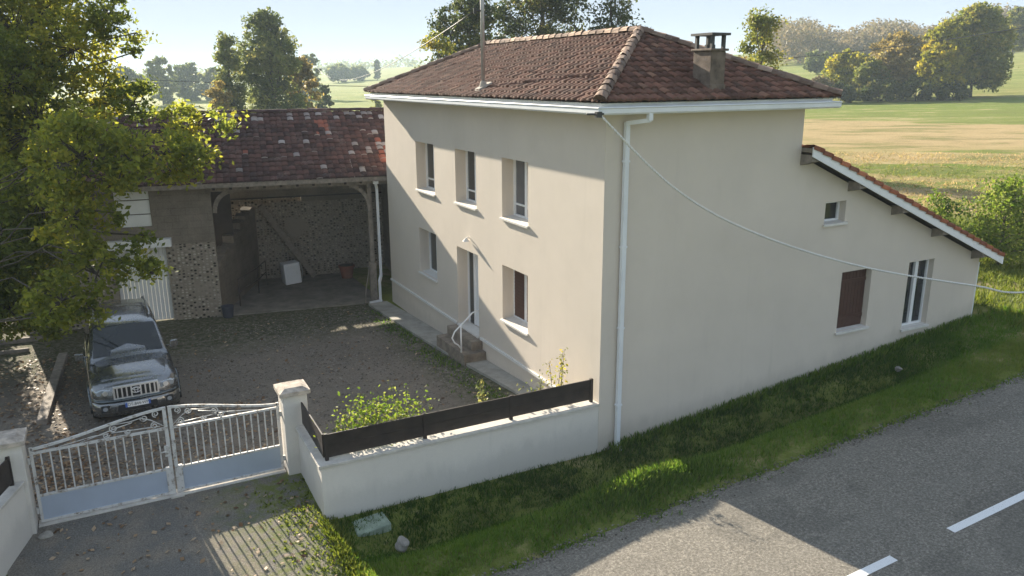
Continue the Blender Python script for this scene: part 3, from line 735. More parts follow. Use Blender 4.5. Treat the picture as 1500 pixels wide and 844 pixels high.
# mast on the roof
mz = ZE+(ZR-ZE)/run*(-.12+O)
mast = thing('roof_mast', 'tall galvanised steel mast standing on the brown tiled roof', 'mast', (-.12, 4.86, mz))
m = MB(); m.tube([(-.12, 4.86, mz-.02), (-.12, 4.86, mz+3.6)], .045, 12); build('pole', m, 'galv', mast)
m = MB(); m.hexa([(-.28, 4.75, mz-.02), (.05, 4.75, mz+.13), (.05, 4.97, mz+.13), (-.28, 4.97, mz-.02)], [(-.28, 4.75, mz+.03), (.05, 4.75, mz+.18), (.05, 4.97, mz+.18), (-.28, 4.97, mz+.03)])
m.cyl((-.12, 4.86, mz+.06), .10, .14, 12, 'z', .06); build('base_flashing', m, 'mortar', mast)
m = MB(); m.tube([(-.12, 4.86, mz+1.72), (-.30, 4.86, mz+1.72)], .02); m.cyl((-.30, 4.86, mz+1.66), .035, .12, 10); build('insulator', m, 'steel_dark', mast)

# cables
def sag(a, b, s, n=40):
    a = np.array(a, float); b = np.array(b, float)
    return [tuple(a+(b-a)*t - np.array([0, 0, 4*s*t*(1-t)])) for t in np.linspace(0, 1, n)]
def twisted(pts, r, turns, n):
    pts = np.array(pts); t = np.linspace(0, len(pts)-1, n); p = np.stack([np.interp(t, range(len(pts)), pts[:, i]) for i in range(3)], -1)
    return p
cp = [(-.50, -.52, 6.80), (1.2, -.58, 5.40), (3.2, -.66, 4.40), (6.2, -.80, 3.42), (9.95, -1.0, 2.57), (12.1, -1.1, 2.16), (18, -1.4, 1.95), (30, -2.0, 3.1)]
cpt = np.array(cp); tt = np.linspace(0, 7, 160)
def crs(i, t):
    p = cpt[max(i-1, 0)], cpt[i], cpt[min(i+1, 7)], cpt[min(i+2, 7)]
    return .5*((2*p[1])+(-p[0]+p[2])*t+(2*p[0]-5*p[1]+4*p[2]-p[3])*t*t+(-p[0]+3*p[1]-3*p[2]+p[3])*t**3)
cpath = [crs(min(int(t), 6), t-min(int(t), 6)) for t in tt]
cab = thing('service_cable', 'pale twisted cable hanging from the house corner across the end wall', 'cable', (-.50, -.52, 6.80))
for ph in (0, PI):
    m = MB(); pts = []; dense = []
    for i in range(len(cpath)-1):
        for k in range(4): dense.append(cpath[i]*(1-k/4)+cpath[i+1]*(k/4))
    s = 0
    for i, p in enumerate(dense):
        if i: s += np.linalg.norm(p-dense[i-1])
        a = s*2*PI/.16+ph
        pts.append(p+np.array([0, math.cos(a), math.sin(a)])*.013)
    m.tube(pts, .015, 5); build('strand', m, 'wire', cab, fix=False)
m = MB(); m.box(-.56, -.46, -.56, -.48, 6.74, 6.84); m.tube([(-.7, -.45, 6.80), (-.4, -.52, 6.80)], .018); build('wall_clamp', m, 'steel_dark', cab)
tag(build('power_line', MB().tube(sag((-.30, 4.86, mz+1.72), tuple(P(462, 96, 95)), 1.6), .012, 5), 'wire_dark', fix=False), 'thin sloping wire from the roof mast towards the left horizon', 'wire')
tag(build('power_line', MB().tube(sag(tuple(P(60, 108, 85)), tuple(P(760, 126, 80)), .5), .035, 5), 'wire_dark', fix=False), 'dark level wire crossing in front of the hazy trees', 'wire')
tag(build('power_line', MB().tube(sag(tuple(P(1060, 92, 72)), tuple(P(1640, 14, 66)), .6), .035, 5), 'wire_dark', fix=False), 'dark wire crossing in front of the yellow autumn trees', 'wire')

# ------------------------------------------------------------------ barn (its own frame, turned 9 degrees)
BRZ = math.radians(-9); BO = (0, 13.13, 0)
barn = thing('barn', 'old open fronted barn with dark red tiled roof and pebble walls', 'barn', BO, BRZ)
def bb(name, m, mat, par=None, **k): return build(name, m, mat, par or barn, world=False, **k)
BL, BRR = -10.9, 1.0
# front block of the closed bay with hay loft opening and garage opening
m = MB()
xL0, xL1 = BL, -5.32
holes = [(-8.05, -7.08, 3.05, 4.22), (-8.25, -6.78, -.05, 2.42)]
fn = lambda u, z, d: (u, d, z)
wall_grid(m, xL0, xL1, 2.45, lambda u: 4.42, [holes[0]], fn, .25)
m.quad((xL1, 0, 2.0), (xL1, .45, 2.0), (xL1, .45, 4.42), (xL1, 0, 4.42))
m.quad((xL0, 0, -.2), (xL0, 5, -.2), (xL0, 5, 5.6), (xL0, 2.5, 5.5), (xL0, 0, 4.42))
m.quad((xL1, .45, 2.0), (xL0, .45, 2.0), (xL0, .45, 4.42), (xL1, .45, 4.42))
bb('wall', m, 'cement', fix=False)
m = MB(); wall_grid(m, xL0, xL1, -.2, lambda u: 2.45, [holes[1]], fn, .25)
m.quad((xL1, 0, -.2), (xL1, .45, -.2), (xL1, .45, 2.45), (xL1, 0, 2.45))
bb('wall', m, 'pebble', fix=False)
# back wall with a slot at three metres, sloped to let a sun strip through
m = MB(); yb = 4.55
m.hexa([(-5.6, yb, -.2), (1.0, yb, -.2), (1.0, yb+.35, -.2), (-5.6, yb+.35, -.2)], [(-5.6, yb, 2.93), (1.0, yb, 2.93), (1.0, yb+.35, 3.075), (-5.6, yb+.35, 3.075)]); bb('wall', m, 'pebble')
m = MB(); m.hexa([(-5.6, yb+.003, 3.09), (1.0, yb+.003, 3.09), (1.0, yb+.35, 3.26), (-5.6, yb+.35, 3.26)], [(-5.6, yb+.003, 5.75), (1.0, yb+.003, 5.75), (1.0, yb+.35, 5.55), (-5.6, yb+.35, 5.55)])
m.hexa([(-5.6, yb+.004, 2.92), (-5.0, yb+.004, 2.92), (-5.0, yb+.34, 3.03), (-5.6, yb+.34, 3.03)], [(-5.6, yb+.004, 3.10), (-5.0, yb+.004, 3.10), (-5.0, yb+.34, 3.27), (-5.6, yb+.34, 3.27)])
m.hexa([(-2.35, yb+.004, 2.92), (1.0, yb+.004, 2.92), (1.0, yb+.34, 3.03), (-2.35, yb+.34, 3.03)], [(-2.35, yb+.004, 3.10), (1.0, yb+.004, 3.10), (1.0, yb+.34, 3.27), (-2.35, yb+.34, 3.27)]); bb('wall', m, 'cement')
m = MB(); m.box(-5.02, 1.0, yb-.04, yb-.003, 3.10, 3.15); bb('wall_plate', m, 'wood_dark')
# splayed side wall with a broken sloping top
m = MB(); pa = [(-5.32, .05), (-4.75, 2.0), (-4.05, yb)]; hz = [1.62, 2.25, 2.92]
rs = random.Random(3); prev = None
N = 16
for i in range(N):
    def at(t):
        k = t*2; j = min(int(k), 1); w = k-j
        return (pa[j][0]*(1-w)+pa[j+1][0]*w, pa[j][1]*(1-w)+pa[j+1][1]*w), hz[j]*(1-w)+hz[j+1]*w
    (ax_, ay_), h0 = at(i/N); (bx_, by_), h1 = at((i+1)/N); st = h0+rs.uniform(-.12, .14)
    m.hexa([(ax_, ay_, -.2), (bx_, by_, -.2), (bx_-.35, by_, -.2), (ax_-.35, ay_, -.2)], [(ax_, ay_, st), (bx_, by_, st+.06), (bx_-.35, by_, st+.1), (ax_-.35, ay_, st+.02)])
bb('side_wall', m, 'cement')
# right hand side wall and corner pier
m = MB(); m.box(.70, 1.0, .3, yb, -.2, 4.7); bb('wall', m, 'cement')
m = MB(); m.box(-.50, -.28, .12, .42, -.2, 1.35); m.box(-.46, -.32, .16, .38, 1.35, 4.05); bb('corner_post', m, 'wood_grey')
# beams, braces, rafters
m = MB(); m.box(-5.6, 1.0, .05, .27, 4.02, 4.22); bb('lintel_beam', m, 'wood_grey')
def brace(x0, x1, z0, z1):
    m = MB(); pts = []
    for i in range(7):
        t = i/6; a = t*PI/2
        pts.append((x0+(x1-x0)*(1-math.cos(a)), .14, z0+(z1-z0)*math.sin(a)))
    for a, b in zip(pts[:-1], pts[1:]): m.bar(a, b, .13, .12, (0, 1, 0))
    bb('brace', m, 'wood_grey')
brace(-5.25, -4.65, 3.35, 4.02); brace(-.40, -1.05, 3.15, 4.02)
m = MB(); m.bar((-3.85, 3.85, 2.95), (-2.1, 4.0, .12), .22, .2); bb('fallen_beam', m, 'wood_grey')
m = MB()
for i in range(13):
    xx = -5.2+i*.5; m.bar((xx, -.30, 4.16), (xx, 3.7, 6.0), .08, .12)
bb('rafters', m, 'wood_dark')
m = MB(); m.box(-5.5, 1.0, -.1, yb, -.2, .03); bb('floor', m, 'barn_floor')
m = MB(); m.box(-5.6, -4.80, 1.9, 1.98, 1.5, 4.0); bb('loft_shade_panel', m, 'wood_dark')  # dark panel added to stand in for the black shade of the open loft
# roof
ez, rz_, ey, ry = 4.33, 6.27, -.42, 3.55; sl2 = math.hypot(ry-ey, rz_-ez)
ev2 = np.array([0, (ry-ey)/sl2, (rz_-ez)/sl2]); wB = BRR-(-11.1)
t1 = tile_plane(np.array([-11.1, ey, ez]), np.array([1., 0, 0]), ev2, wB, sl2, .20, .27, lambda v: 0.0, lambda v: wB, 21, .03, jit=.012)
R_ = np.array(t1[2]); 
Vb = np.array(t1[0]); fc = Vb[np.array([f[0] for f in t1[1]])]
# renewed bright red patches and pale lichen-bleached tiles, tile by tile
hot = (((fc[:, 0] > .05) & (fc[:, 1] < 1.6) & (fc[:, 1] > .2)) | ((np.abs(fc[:, 0]+1.6) < .22) & (np.abs(fc[:, 1]-2.4) < .5)) | ((np.abs(fc[:, 0]+4.1) < .18) & (np.abs(fc[:, 1]-1.0) < .16)))
pal = np.where(fc[:, 1] > 2.75, .20, np.where((fc[:, 0] > -.95) & (fc[:, 1] < 2.2), .13, .025))
R_ = np.where(hot & (R_ > .2), .88+.065*R_, R_*.86)
hsh = np.modf(np.sin(np.round(np.array(t1[2])*9973))*43758.5453)[0]; R_ = np.where((np.abs(hsh) < pal) & (np.array(t1[2]) > .02), .96+.04*np.abs(hsh)/pal.clip(.01), R_)
br = npmesh('roof', t1[0], t1[1], 'tile_barn', barn, R_, world=False)
t2 = tile_plane(np.array([BRR, ry+(ry-ey), ez]), np.array([-1., 0, 0]), np.array([0, -ev2[1], ev2[2]]), wB, sl2, .20, .27, lambda v: 0.0, lambda v: wB, 22, .03)
m = MB(); m.add([(-11.07, ey+.02, ez-.01), (BRR-.02, ey+.02, ez-.01), (BRR-.02, ry, rz_-.01), (-11.07, ry, rz_-.01), (-11.07, 2*ry-ey, ez-.01), (BRR-.02, 2*ry-ey, ez-.01)], [(0, 1, 2, 3), (3, 2, 5, 4)])
m.add([(-11.07, ey+.02, ez-.05), (BRR-.02, ey+.02, ez-.05), (BRR-.02, ry, rz_-.05), (-11.07, ry, rz_-.05), (-11.07, 2*ry-ey, ez-.05), (BRR-.02, 2*ry-ey, ez-.05)], [(0, 3, 2, 1), (3, 4, 5, 2)])
bb('roof_deck', m, 'wood_dark', br, fix=False)
rc = ridge_caps((-11.1, ry, rz_+.03), (BRR, ry, rz_+.03), 33, 8, .13, .09)
npmesh('ridge_tiles', rc[0], rc[1], 'tile_barn', br, np.array(rc[2])*.4, world=False)
m = MB(); m.box(-11.05, BRR-.05, ey+.01, ey+.035, ez-.14, ez+.0); bb('fascia', m, 'wood_grey', br)
# garage door, lintel box, loft panels
m = MB(); n = 13
for i in range(n):
    a = -8.25+1.47*i/n; m.box(a, a+1.47/n-.01, .14, .19, .03, 2.42)
gd = bb('garage_door', m, 'white')
m = MB(); m.box(-8.4, -6.58, -.28, -.003, 2.44, 2.68); bb('door_canopy', m, 'white')
m = MB()
for a, b in ((3.06, 3.42), (3.45, 3.86), (3.89, 4.21)): m.box(-8.05, -7.085, .06, .10, a, b)
bb('loft_panel', m, 'white')
m = MB(); m.bar((-.22, -.22, 4.30), (-.22, -.22, 4.08), .17, .17); m.bar((-.22, -.22, 4.10), (-.17, -.08, 3.9), .08, .08); m.bar((-.17, -.08, 3.92), (-.17, -.08, .9), .085, .085); m.bar((-.17, -.08, .95), (-.24, -.16, .75), .08, .08); m.bar((-.24, -.16, .78), (-.24, -.16, .10), .085, .085); m.bar((-.20, -.2, .10), (-.62, -.32, .08), .075, .075)
bb('downpipe', m, 'gutter')
def bw(x, y, z):                                          # barn frame to scene
    c, s = math.cos(BRZ), math.sin(BRZ); return (BO[0]+x*c-y*s, BO[1]+x*s+y*c, z)
# things in and by the barn
bx = thing('cabinet', 'small white metal cabinet tilted at the foot of the fallen beam in the barn', 'cabinet', bw(-2.95, 3.55, .03), BRZ+.25)
m = MB(); m.hexa([(-.30, -.25, .0), (.30, -.25, .03), (.30, .25, .03), (-.30, .25, 0)], [(-.34, -.22, .78), (.26, -.22, .81), (.26, .28, .81), (-.34, .28, .78)]); build('body', m, 'white', bx, world=False, bevel=.02)
m = MB(); m.hexa([(-.25, -.268, .08), (.25, -.268, .11), (.25, -.25, .11), (-.25, -.25, .08)], [(-.28, -.243, .70), (.22, -.243, .73), (.22, -.225, .73), (-.28, -.225, .70)]); m.tube([(.14, -.28, .40), (.13, -.275, .52)], .012); build('door', m, 'gutter', bx, world=False)
m = MB(); m.tube([(.36, 0, .0), (.42, 0, .4), (.36, .02, .72), (.29, .02, .75)], .025, 8); build('pipe', m, 'galv', bx, world=False)
rl = thing('metal_rail', 'low rusty metal rail along the inside wall of the barn', 'rail', bw(-4.5, 1.6, .03), BRZ)
rp = [(-4.78, .9), (-4.15, 2.4), (-3.85, 3.5)]
for (a, b) in rp: build('post', MB().tube([(a+4.5, b-1.6, 0), (a+4.5, b-1.6, .95)], .022), 'rust', rl, world=False)
m = MB()
for z in (.5, .93): m.tube([(a+4.5, b-1.6, z) for (a, b) in rp], .02)
build('bar', m, 'rust', rl, world=False)
bk = thing('bucket', 'dark blue grey bucket standing at the corner of the barn wall', 'bucket', bw(-5.15, -.18, 0))
m = MB(); m.cyl((0, 0, 0), .15, .36, 18, 'z', .19); build('body', m, 'bucket', bk, world=False)
m = MB(); m.tube([(.19*math.cos(a), .19*math.sin(a), .365) for a in np.linspace(0, 2*PI, 19)], .014, 6); build('rim', m, 'bucket', bk, world=False)
pt = thing('flower_pot', 'large terracotta pot by the back wall of the barn', 'pot', bw(-.9, 3.7, .03))
m = MB(); m.cyl((0, 0, 0), .2, .42, 18, 'z', .28); m.cyl((0, 0, .42), .31, .07, 18); build('body', m, 'terracotta', pt, world=False)
m = MB(); m.cyl((0, 0, .46), .27, .035, 18); build('soil', m, 'wood_dark', pt, world=False)
m = MB(); m.tube([bw(-.78, -.35, .05), bw(-.72, -.25, .55), bw(-.58, -.05, 1.05), bw(-.52, .05, 1.42)], [.022, .02, .018, .016], 7)
tag(build('wooden_pole', m, 'wood_grey'), 'thin bent wooden pole leaning on the barn corner post', 'pole')

# ------------------------------------------------------------------ boundary walls, pillars, board fences, gate
bwl = thing('boundary_wall', 'low rendered wall with pale coping running from the house corner to the gate pillar', 'wall', (-2.7, 0, .1))
m = MB(); m.box(-5.50, -.002, .004, .25, -.3, 1.15); m.box(-5.50, -5.25, .25, 1.74, -.3, 1.15); build('wall_body', m, 'plaster_grey', bwl)
m = MB(); m.box(-5.54, -.003, -.035, .29, 1.151, 1.205); m.box(-5.54, -5.21, .29, 1.72, 1.151, 1.205); build('coping', m, 'cap', bwl, bevel=.008)
lw = thing('boundary_wall', 'low pale wall flaring out from the left gate pillar', 'wall', (-10.1, 1, .1))
def splay(m, a, b, w, z0, z1):
    m.hexa([(a[0], a[1], z0), (b[0], b[1], z0), (b[0]-w, b[1], z0), (a[0]-w, a[1], z0)], [(a[0], a[1], z1), (b[0], b[1], z1), (b[0]-w, b[1], z1), (a[0]-w, a[1], z1)])
m = MB(); splay(m, (-9.86, 1.74), (-10.55, -.30), .25, -.3, 1.15); build('wall_body', m, 'plaster_grey', lw)
m = MB(); splay(m, (-9.83, 1.72), (-10.52, -.33), .32, 1.151, 1.205); build('coping', m, 'cap', lw, bevel=.008)
def pillar(x0, x1, y0, y1, zt, label):
    t = thing('gate_pillar', label, 'pillar', ((x0+x1)/2, (y0+y1)/2, .2), 0, 'gate pillars')
    m = MB(); m.box(x0, x1, y0, y1, -.2, zt-.11); build('shaft', m, 'plaster_grey', t, bevel=.01)
    m = MB(); m.box(x0-.06, x1+.06, y0-.06, y1+.06, zt-.11, zt-.03); m.hexa([(x0-.04, y0-.04, zt-.03), (x1+.04, y0-.04, zt-.03), (x1+.04, y1+.04, zt-.03), (x0-.04, y1+.04, zt-.03)],
        [(x0+.06, y0+.06, zt+.02), (x1-.06, y0+.06, zt+.02), (x1-.06, y1-.06, zt+.02), (x0+.06, y1-.06, zt+.02)]); build('cap', m, 'pillar_cap', t, bevel=.008)
    return t
pillar(-5.72, -5.28, 1.74, 2.20, 1.93, 'pale gate pillar with square cap at the end of the low house wall')
pillar(-10.24, -9.80, 1.74, 2.20, 1.93, 'pale gate pillar with square cap beside the flaring wall by the picture edge')
fe = thing('board_fence', 'dark brown board fence on top of the low wall by the house', 'fence', (-2.7, .14, 1.2))
joints = [-5.36, -3.60, -1.88, -.10]
for a, b in zip(joints[:-1], joints[1:]):
    m = MB(); m.box(a+.012, b-.012, .125, .150, 1.255, 1.468); m.box(a+.012, b-.012, .125, .150, 1.470, 1.675); build('board_panel', m, 'wood_dark', fe)
m = MB(); m.box(-5.412, -5.387, .16, 1.70, 1.255, 1.468); m.box(-5.412, -5.387, .16, 1.70, 1.470, 1.675); build('board_panel', m, 'wood_dark', fe)
for x in joints[:1]+joints[1:3]+joints[3:]:
    m = MB(); m.box(x-.03, x+.03, .11, .165, 1.206, 1.69); build('post', m, 'wood_dark', fe)
fl = thing('board_fence', 'dark brown board fence on the flaring wall by the picture edge', 'fence', (-10.1, 1, 1.2))
m = MB(); splay(m, (-9.99, 1.62), (-10.62, -.25), .025, 1.255, 1.468); splay(m, (-9.99, 1.62), (-10.62, -.25), .025, 1.470, 1.675); build('board_panel', m, 'wood_dark', fl)
m = MB(); m.box(-10.03, -9.97, 1.62, 1.68, 1.206, 1.69); build('post', m, 'wood_dark', fl)

def gate_leaf(xh, xm, label):
    """xh hinge side, xm meeting side"""
    sgn = 1 if xm > xh else -1; y = 2.0; W = abs(xm-xh)
    t = thing('gate_leaf', label, 'gate', (xh, y, .26), 0, 'gate leaves')
    zb, zm, zs, zh, zc = .30, .76, 1.53, 1.60, 1.91
    X = lambda u: xh+sgn*u
    m = MB(); s = .045
    m.box(X(0), X(s), y-.02, y+.02, .28, zh+.03); m.box(X(W-s*1.3), X(W), y-.024, y+.024, .22, zc+.02)
    for z in (zb, zm, zs): m.box(X(s), X(W-s*1.3), y-.018, y+.018, z-.02, z+.02)
    N = 28; pts = []
    for i in range(N+1):
        u = i/N; e = u*u*(3-2*u); e = .35*u+.65*e
        pts.append((X(s*.5+(W-s*1.5)*u), y, zh+(zc-zh)*e))
    for a, b in zip(pts[:-1], pts[1:]): m.bar(a, b, .04, .04, (0, 1, 0))
    m.box(X(W-.12), X(W-.01), y-.03, y+.03, .28, .80)
    build('frame', m, 'gatewhite', t)
    m = MB(); m.box(X(s), X(W-s*1.3), y-.006, y+.006, zb+.02, zm-.02); build('sheet_panel', m, 'gatepanel', t)
    nb = 14
    for i in range(nb):
        u = s+(W-s*2.3)*(i+.8)/(nb+.6); m = MB(); m.box(X(u)-.011, X(u)+.011, y-.011, y+.011, zm+.02, zs-.02); build('bar', m, 'gatewhite', t)
    def ztopat(u): e = u*u*(3-2*u); e = .35*u+.65*e; return zh+(zc-zh)*e
    def spiral(cx, cz, r, a0, turns, d):
        n = 22; q = []
        for i in range(n):
            k = i/(n-1); a = a0+d*turns*2*PI*k; rr = r*(1-.75*k); q.append((X(cx)+sgn*rr*math.cos(a), y, cz+rr*math.sin(a)))
        return q
    m = MB()
    m.tube([(X(.35*W), y, zs+.03), (X(.62*W), y, zs+.17), (X(.74*W), y, zs+.22)], .009, 5)
    m.tube([(X(.55*W), y, zs+.24), (X(.72*W), y, zs+.24), (X(.80*W), y, zs+.27)], .009, 5)
    m.tube([(X(.58*W), y, zs+.10), (X(.94*W), y, zs+.06)], .009, 5)
    m.tube([(X(.97*W), y, zs+.05), (X(.88*W), y, zs+.20), (X(.80*W), y, zs+.28)], .009, 5)
    m.tube([(X(.20*W), y, zs+.03), (X(.45*W), y, zs+.10), (X(.56*W), y, zs+.10)], .009, 5)
    for (cx, cz, r, a0, d) in ((.60*W, zs+.17, .07, PI/2, 1), (.54*W, zs+.07, .05, 0, -1), (.83*W, zs+.26, .06, PI, 1), (.92*W, zs+.30, .06, -PI/2, -1), (.90*W, zs+.09, .06, PI/2, 1), (.70*W, zs+.07, .045, PI, 1)):
        m.tube(spiral(cx, cz, r, a0, 1.4, d), .010, 5)
    build('scrollwork', m, 'gatewhite', t)
    for z in (.5, 1.4): build('hinge', MB().cyl((X(-.025), y, z-.05), .022, .10, 10), 'gatewhite', t)
    if sgn > 0:
        m = MB(); m.box(xm-.10, xm-.03, y-.05, y-.024, 1.02, 1.22); m.tube([(xm-.07, y-.05, 1.14), (xm-.07, y-.09, 1.14), (xm-.17, y-.09, 1.13)], .010); build('lock', m, 'gatewhite', t)
gate_leaf(-9.74, -7.655, 'white peeling iron gate leaf on the side of the parked car')
gate_leaf(-5.76, -7.625, 'white peeling iron gate leaf hinged by the house wall')
m = MB(); m.box(-9.78, -5.74, 1.90, 2.12, -.05, .262+.0); m.box(-7.75, -7.53, 1.86, 2.14, .2, .275)
tag(build('door_sill', m, 'cap'), 'pale concrete strip under the white gate', 'sill')
bpy.data.objects['door_sill'].name = 'gate_threshold'

# ------------------------------------------------------------------ car
CARY = 5.72
car = thing('parked_car', 'dark blue off road car with chrome grille parked behind the gate', 'car', (-8.06, CARY+.05, .16), math.radians(2)); car.scale = (.96, .96, .96)
def cbuild(n, m, mat, par=None, **k): return build(n, m, mat, par or car, world=False, **k)
def ring(y, hw, zb, zs, zt, cr=.03, tw=.80):
    half = [(0, zb), (hw*.82, zb), (hw*.95, zb+.10), (hw, (zb+zs)/2), (hw*.985, zs-.10), (hw*.95, zs), (hw*tw, zt), (hw*.4, zt+cr*.8), (0, zt+cr)]
    return [(a, y, z) for a, z in half] + [(-a, y, z) for a, z in half[-2:0:-1]]
st = [(0.06, .66, .50, .84, .93), (.12, .80, .44, .88, .985), (.22, .87, .40, .93, 1.02), (.42, .915, .38, .97, 1.06), (.8, .93, .37, 1.0, 1.09), (1.2, .935, .37, 1.03, 1.12), (1.5, .935, .37, 1.06, 1.145), (2.2, .935, .37, 1.09, 1.15), (3.4, .93, .37, 1.10, 1.15), (4.3, .92, .40, 1.10, 1.15), (4.65, .88, .46, 1.08, 1.13), (4.74, .80, .5, 1.0, 1.08)]
m = MB(); m.loft([ring(*s) for s in st]); body = cbuild('body', m, 'carpaint')
def ghr(y, wb, wt, zb, zt):
    half = [(wb, zb), ((wb*.55+wt*.45), (zb+zt)/2+.02), (wt+.03, zt-.06), (wt-.06, zt), (wt*.5, zt+.03), (0, zt+.038)]
    return [(a, y, z) for a, z in half]+[(-a, y, z) for a, z in half[-2::-1]]
def ghr2(y, wb, wt, zb, zt): return ghr(y, wb, wt, zb, zt)
m = MB(); m.loft([ghr(1.44, .84, .83, 1.08, 1.13), ghr(1.62, .86, .79, 1.08, 1.30), ghr(2.16, .87, .70, 1.1, 1.77), ghr(2.34, .87, .69, 1.1, 1.815), ghr(3.3, .87, .68, 1.1, 1.845), ghr(4.3, .86, .67, 1.1, 1.825), ghr(4.50, .85, .67, 1.1, 1.76), ghr(4.70, .83, .72, 1.08, 1.25)])
cbuild('cabin', m, 'carpaint', body)
m = MB(); m.quad((-.76, 1.545, 1.205), (.76, 1.545, 1.205), (.665, 2.115, 1.745), (.3, 2.135, 1.775), (-.3, 2.135, 1.775), (-.665, 2.115, 1.745))
m.v = [(a, b-.028, c+.028) for a, b, c in m.v]
cbuild('windscreen', m, 'carglass')
for sg in (1, -1):
    m = MB()
    for (ya, yb_, yc, yd) in ((1.95, 2.95, 2.95, 2.35), (3.02, 3.85, 3.82, 3.05), (3.92, 4.42, 4.35, 3.92)):
        m.quad(*[(sg*(.885-.185*((z-1.12)/.70)+.012), yy, z) for yy, z in ((ya-.1 if ya < 2 else ya, 1.17), (yb_, 1.17), (yc, 1.69), (yd, 1.69))])
    cbuild('side_window', m, 'carglass')
# bonnet crease and scoop-like centre
m = MB(); m.loft([[(-w_, y_, z_-.05), (w_, y_, z_-.05), (w_*.97, y_, z_-.008), (w_*.5, y_, z_+.012), (0, y_, z_+.016), (-w_*.5, y_, z_+.012), (-w_*.97, y_, z_-.008)] for w_, y_, z_ in ((.62, .20, 1.0), (.68, .34, 1.065), (.70, .60, 1.115), (.72, .95, 1.155), (.74, 1.40, 1.185))]); cbuild('bonnet', m, 'carpaint')
# grille
gx0, gx1, gz0, gz1 = -.43, .43, .70, .93
m = MB(); m.box(gx0, gx1, .03, .10, gz0, gz1); gr = cbuild('grille', m, 'black')
m = MB(); 
for (a, b, c, d) in ((gx0-.03, gx1+.03, gz1, gz1+.035), (gx0-.03, gx1+.03, gz0-.03, gz0)): m.box(a, b, .0, .09, c, d)
m.box(gx0-.035, gx0, .0, .09, gz0, gz1); m.box(gx1, gx1+.035, .0, .09, gz0, gz1); cbuild('grille_frame', m, 'chrome', gr)
for i in range(9):
    xx = gx0+(gx1-gx0)*(i+.5)/9
    if i == 4: continue
    m = MB(); m.box(xx-.016, xx+.016, -.005, .04, gz0, gz1); cbuild('grille_bar', m, 'chrome', gr)
m = MB()
def ell(cx, cz, a, b, r): m.tube([(cx+a*math.cos(t), -.022, cz+b*math.sin(t)) for t in np.linspace(0, 2*PI, 25)], r, 5)
ell(0, .84, .095, .062, .011); ell(0, .84, .035, .060, .009); ell(0, .865, .066, .026, .009); cbuild('emblem', m, 'chrome', gr)
for sg in (1, -1):
    m = MB(); m.loft([[(sg*.50, .045, .765), (sg*.78, .105, .78), (sg*.80, .115, .87), (sg*.70, .09, .92), (sg*.51, .045, .90)], [(sg*.50, .16, .765), (sg*.885, .30, .78), (sg*.90, .36, .875), (sg*.86, .33, .93), (sg*.51, .16, .91)]], True, False)
    hl = cbuild('headlight', m, 'headlight', bevel=.012)
    m = MB(); m.cyl((sg*.62, .028, .845), .055, .03, 14, 'y'); cbuild('reflector', m, 'chrome', hl)
    m = MB(); m.loft([[(sg*.86, .22, .60), (sg*.93, .36, .60), (sg*.93, .36, .68), (sg*.86, .22, .68)], [(sg*.84, .26, .60), (sg*.91, .40, .60), (sg*.91, .40, .68), (sg*.84, .26, .68)]], True, False)
# bumper
def bump(z0, z1, off, mat, name):
    m = MB(); pr2 = [(-.93, .55), (-.90, .22), (-.78, .06), (-.5, -.02), (0, -.05), (.5, -.02), (.78, .06), (.90, .22), (.93, .55)]
    rings = [[(x, y+off, z0), (x, y+off-.02, (z0+z1)/2), (x*.99, y+off+.01, z1), (x*.93, y+off+.10, z1), (x*.93, y+off+.10, z0)] for x, y in pr2]
    m.loft(rings, True, True); return cbuild(name, m, mat)
bp = bump(.30, .68, .02, 'carpaint', 'bumper'); 
m = MB(); pr2 = [(-.90, .24), (-.78, .06), (-.5, -.025), (0, -.055), (.5, -.025), (.78, .06), (.90, .24)]
m.loft([[(x, y-.012, .62), (x, y-.03, .65), (x, y-.012, .685), (x*.97, y+.05, .685), (x*.97, y+.05, .62)] for x, y in pr2]); cbuild('bumper_trim', m, 'carclad', bp)
m = MB(); m.box(-.40, .40, -.045, .0, .40, .54); cbuild('air_intake', m, 'black', bp)
for sg in (1, -1):
    m = MB(); m.box(sg*.50, sg*.74, .005, .05, .42, .56); cbuild('fog_light_recess', m, 'black', bp)
    m = MB(); m.cyl((sg*.66, .0, .49), .05, .02, 14, 'y'); cbuild('fog_light', m, 'headlight', bp)
m = MB(); m.box(-.26, .26, -.062, -.050, .475, .585); pl = cbuild('number_plate', m, 'plate_white', bp)
[cbuild('plate_band', MB().box(a, a+.045, -.066, -.0625, .477, .583), 'plate_blue', pl) for a in (-.26, .215)]
tc = bpy.data.curves.new('plate_text', 'FONT'); tc.body = 'DT-844-WP'; tc.size = .098; tc.align_x = 'CENTER'; tc.align_y = 'CENTER'; tc.extrude = .001
to = bpy.data.objects.new('plate_text', tc); COL.objects.link(to); to.parent = pl; to.location = (0, -.0645, .53); to.rotation_euler = (PI/2, 0, 0); to.scale = (.86, 1, 1)
bpy.context.view_layer.update()
tm = bpy.data.meshes.new_from_object(to.evaluated_get(bpy.context.evaluated_depsgraph_get())); bpy.data.objects.remove(to)
to = link('plate_lettering', tm, 'black', pl); to.location = (0, -.0645, .53); to.rotation_euler = (PI/2, 0, 0); to.scale = (.86, 1, 1)
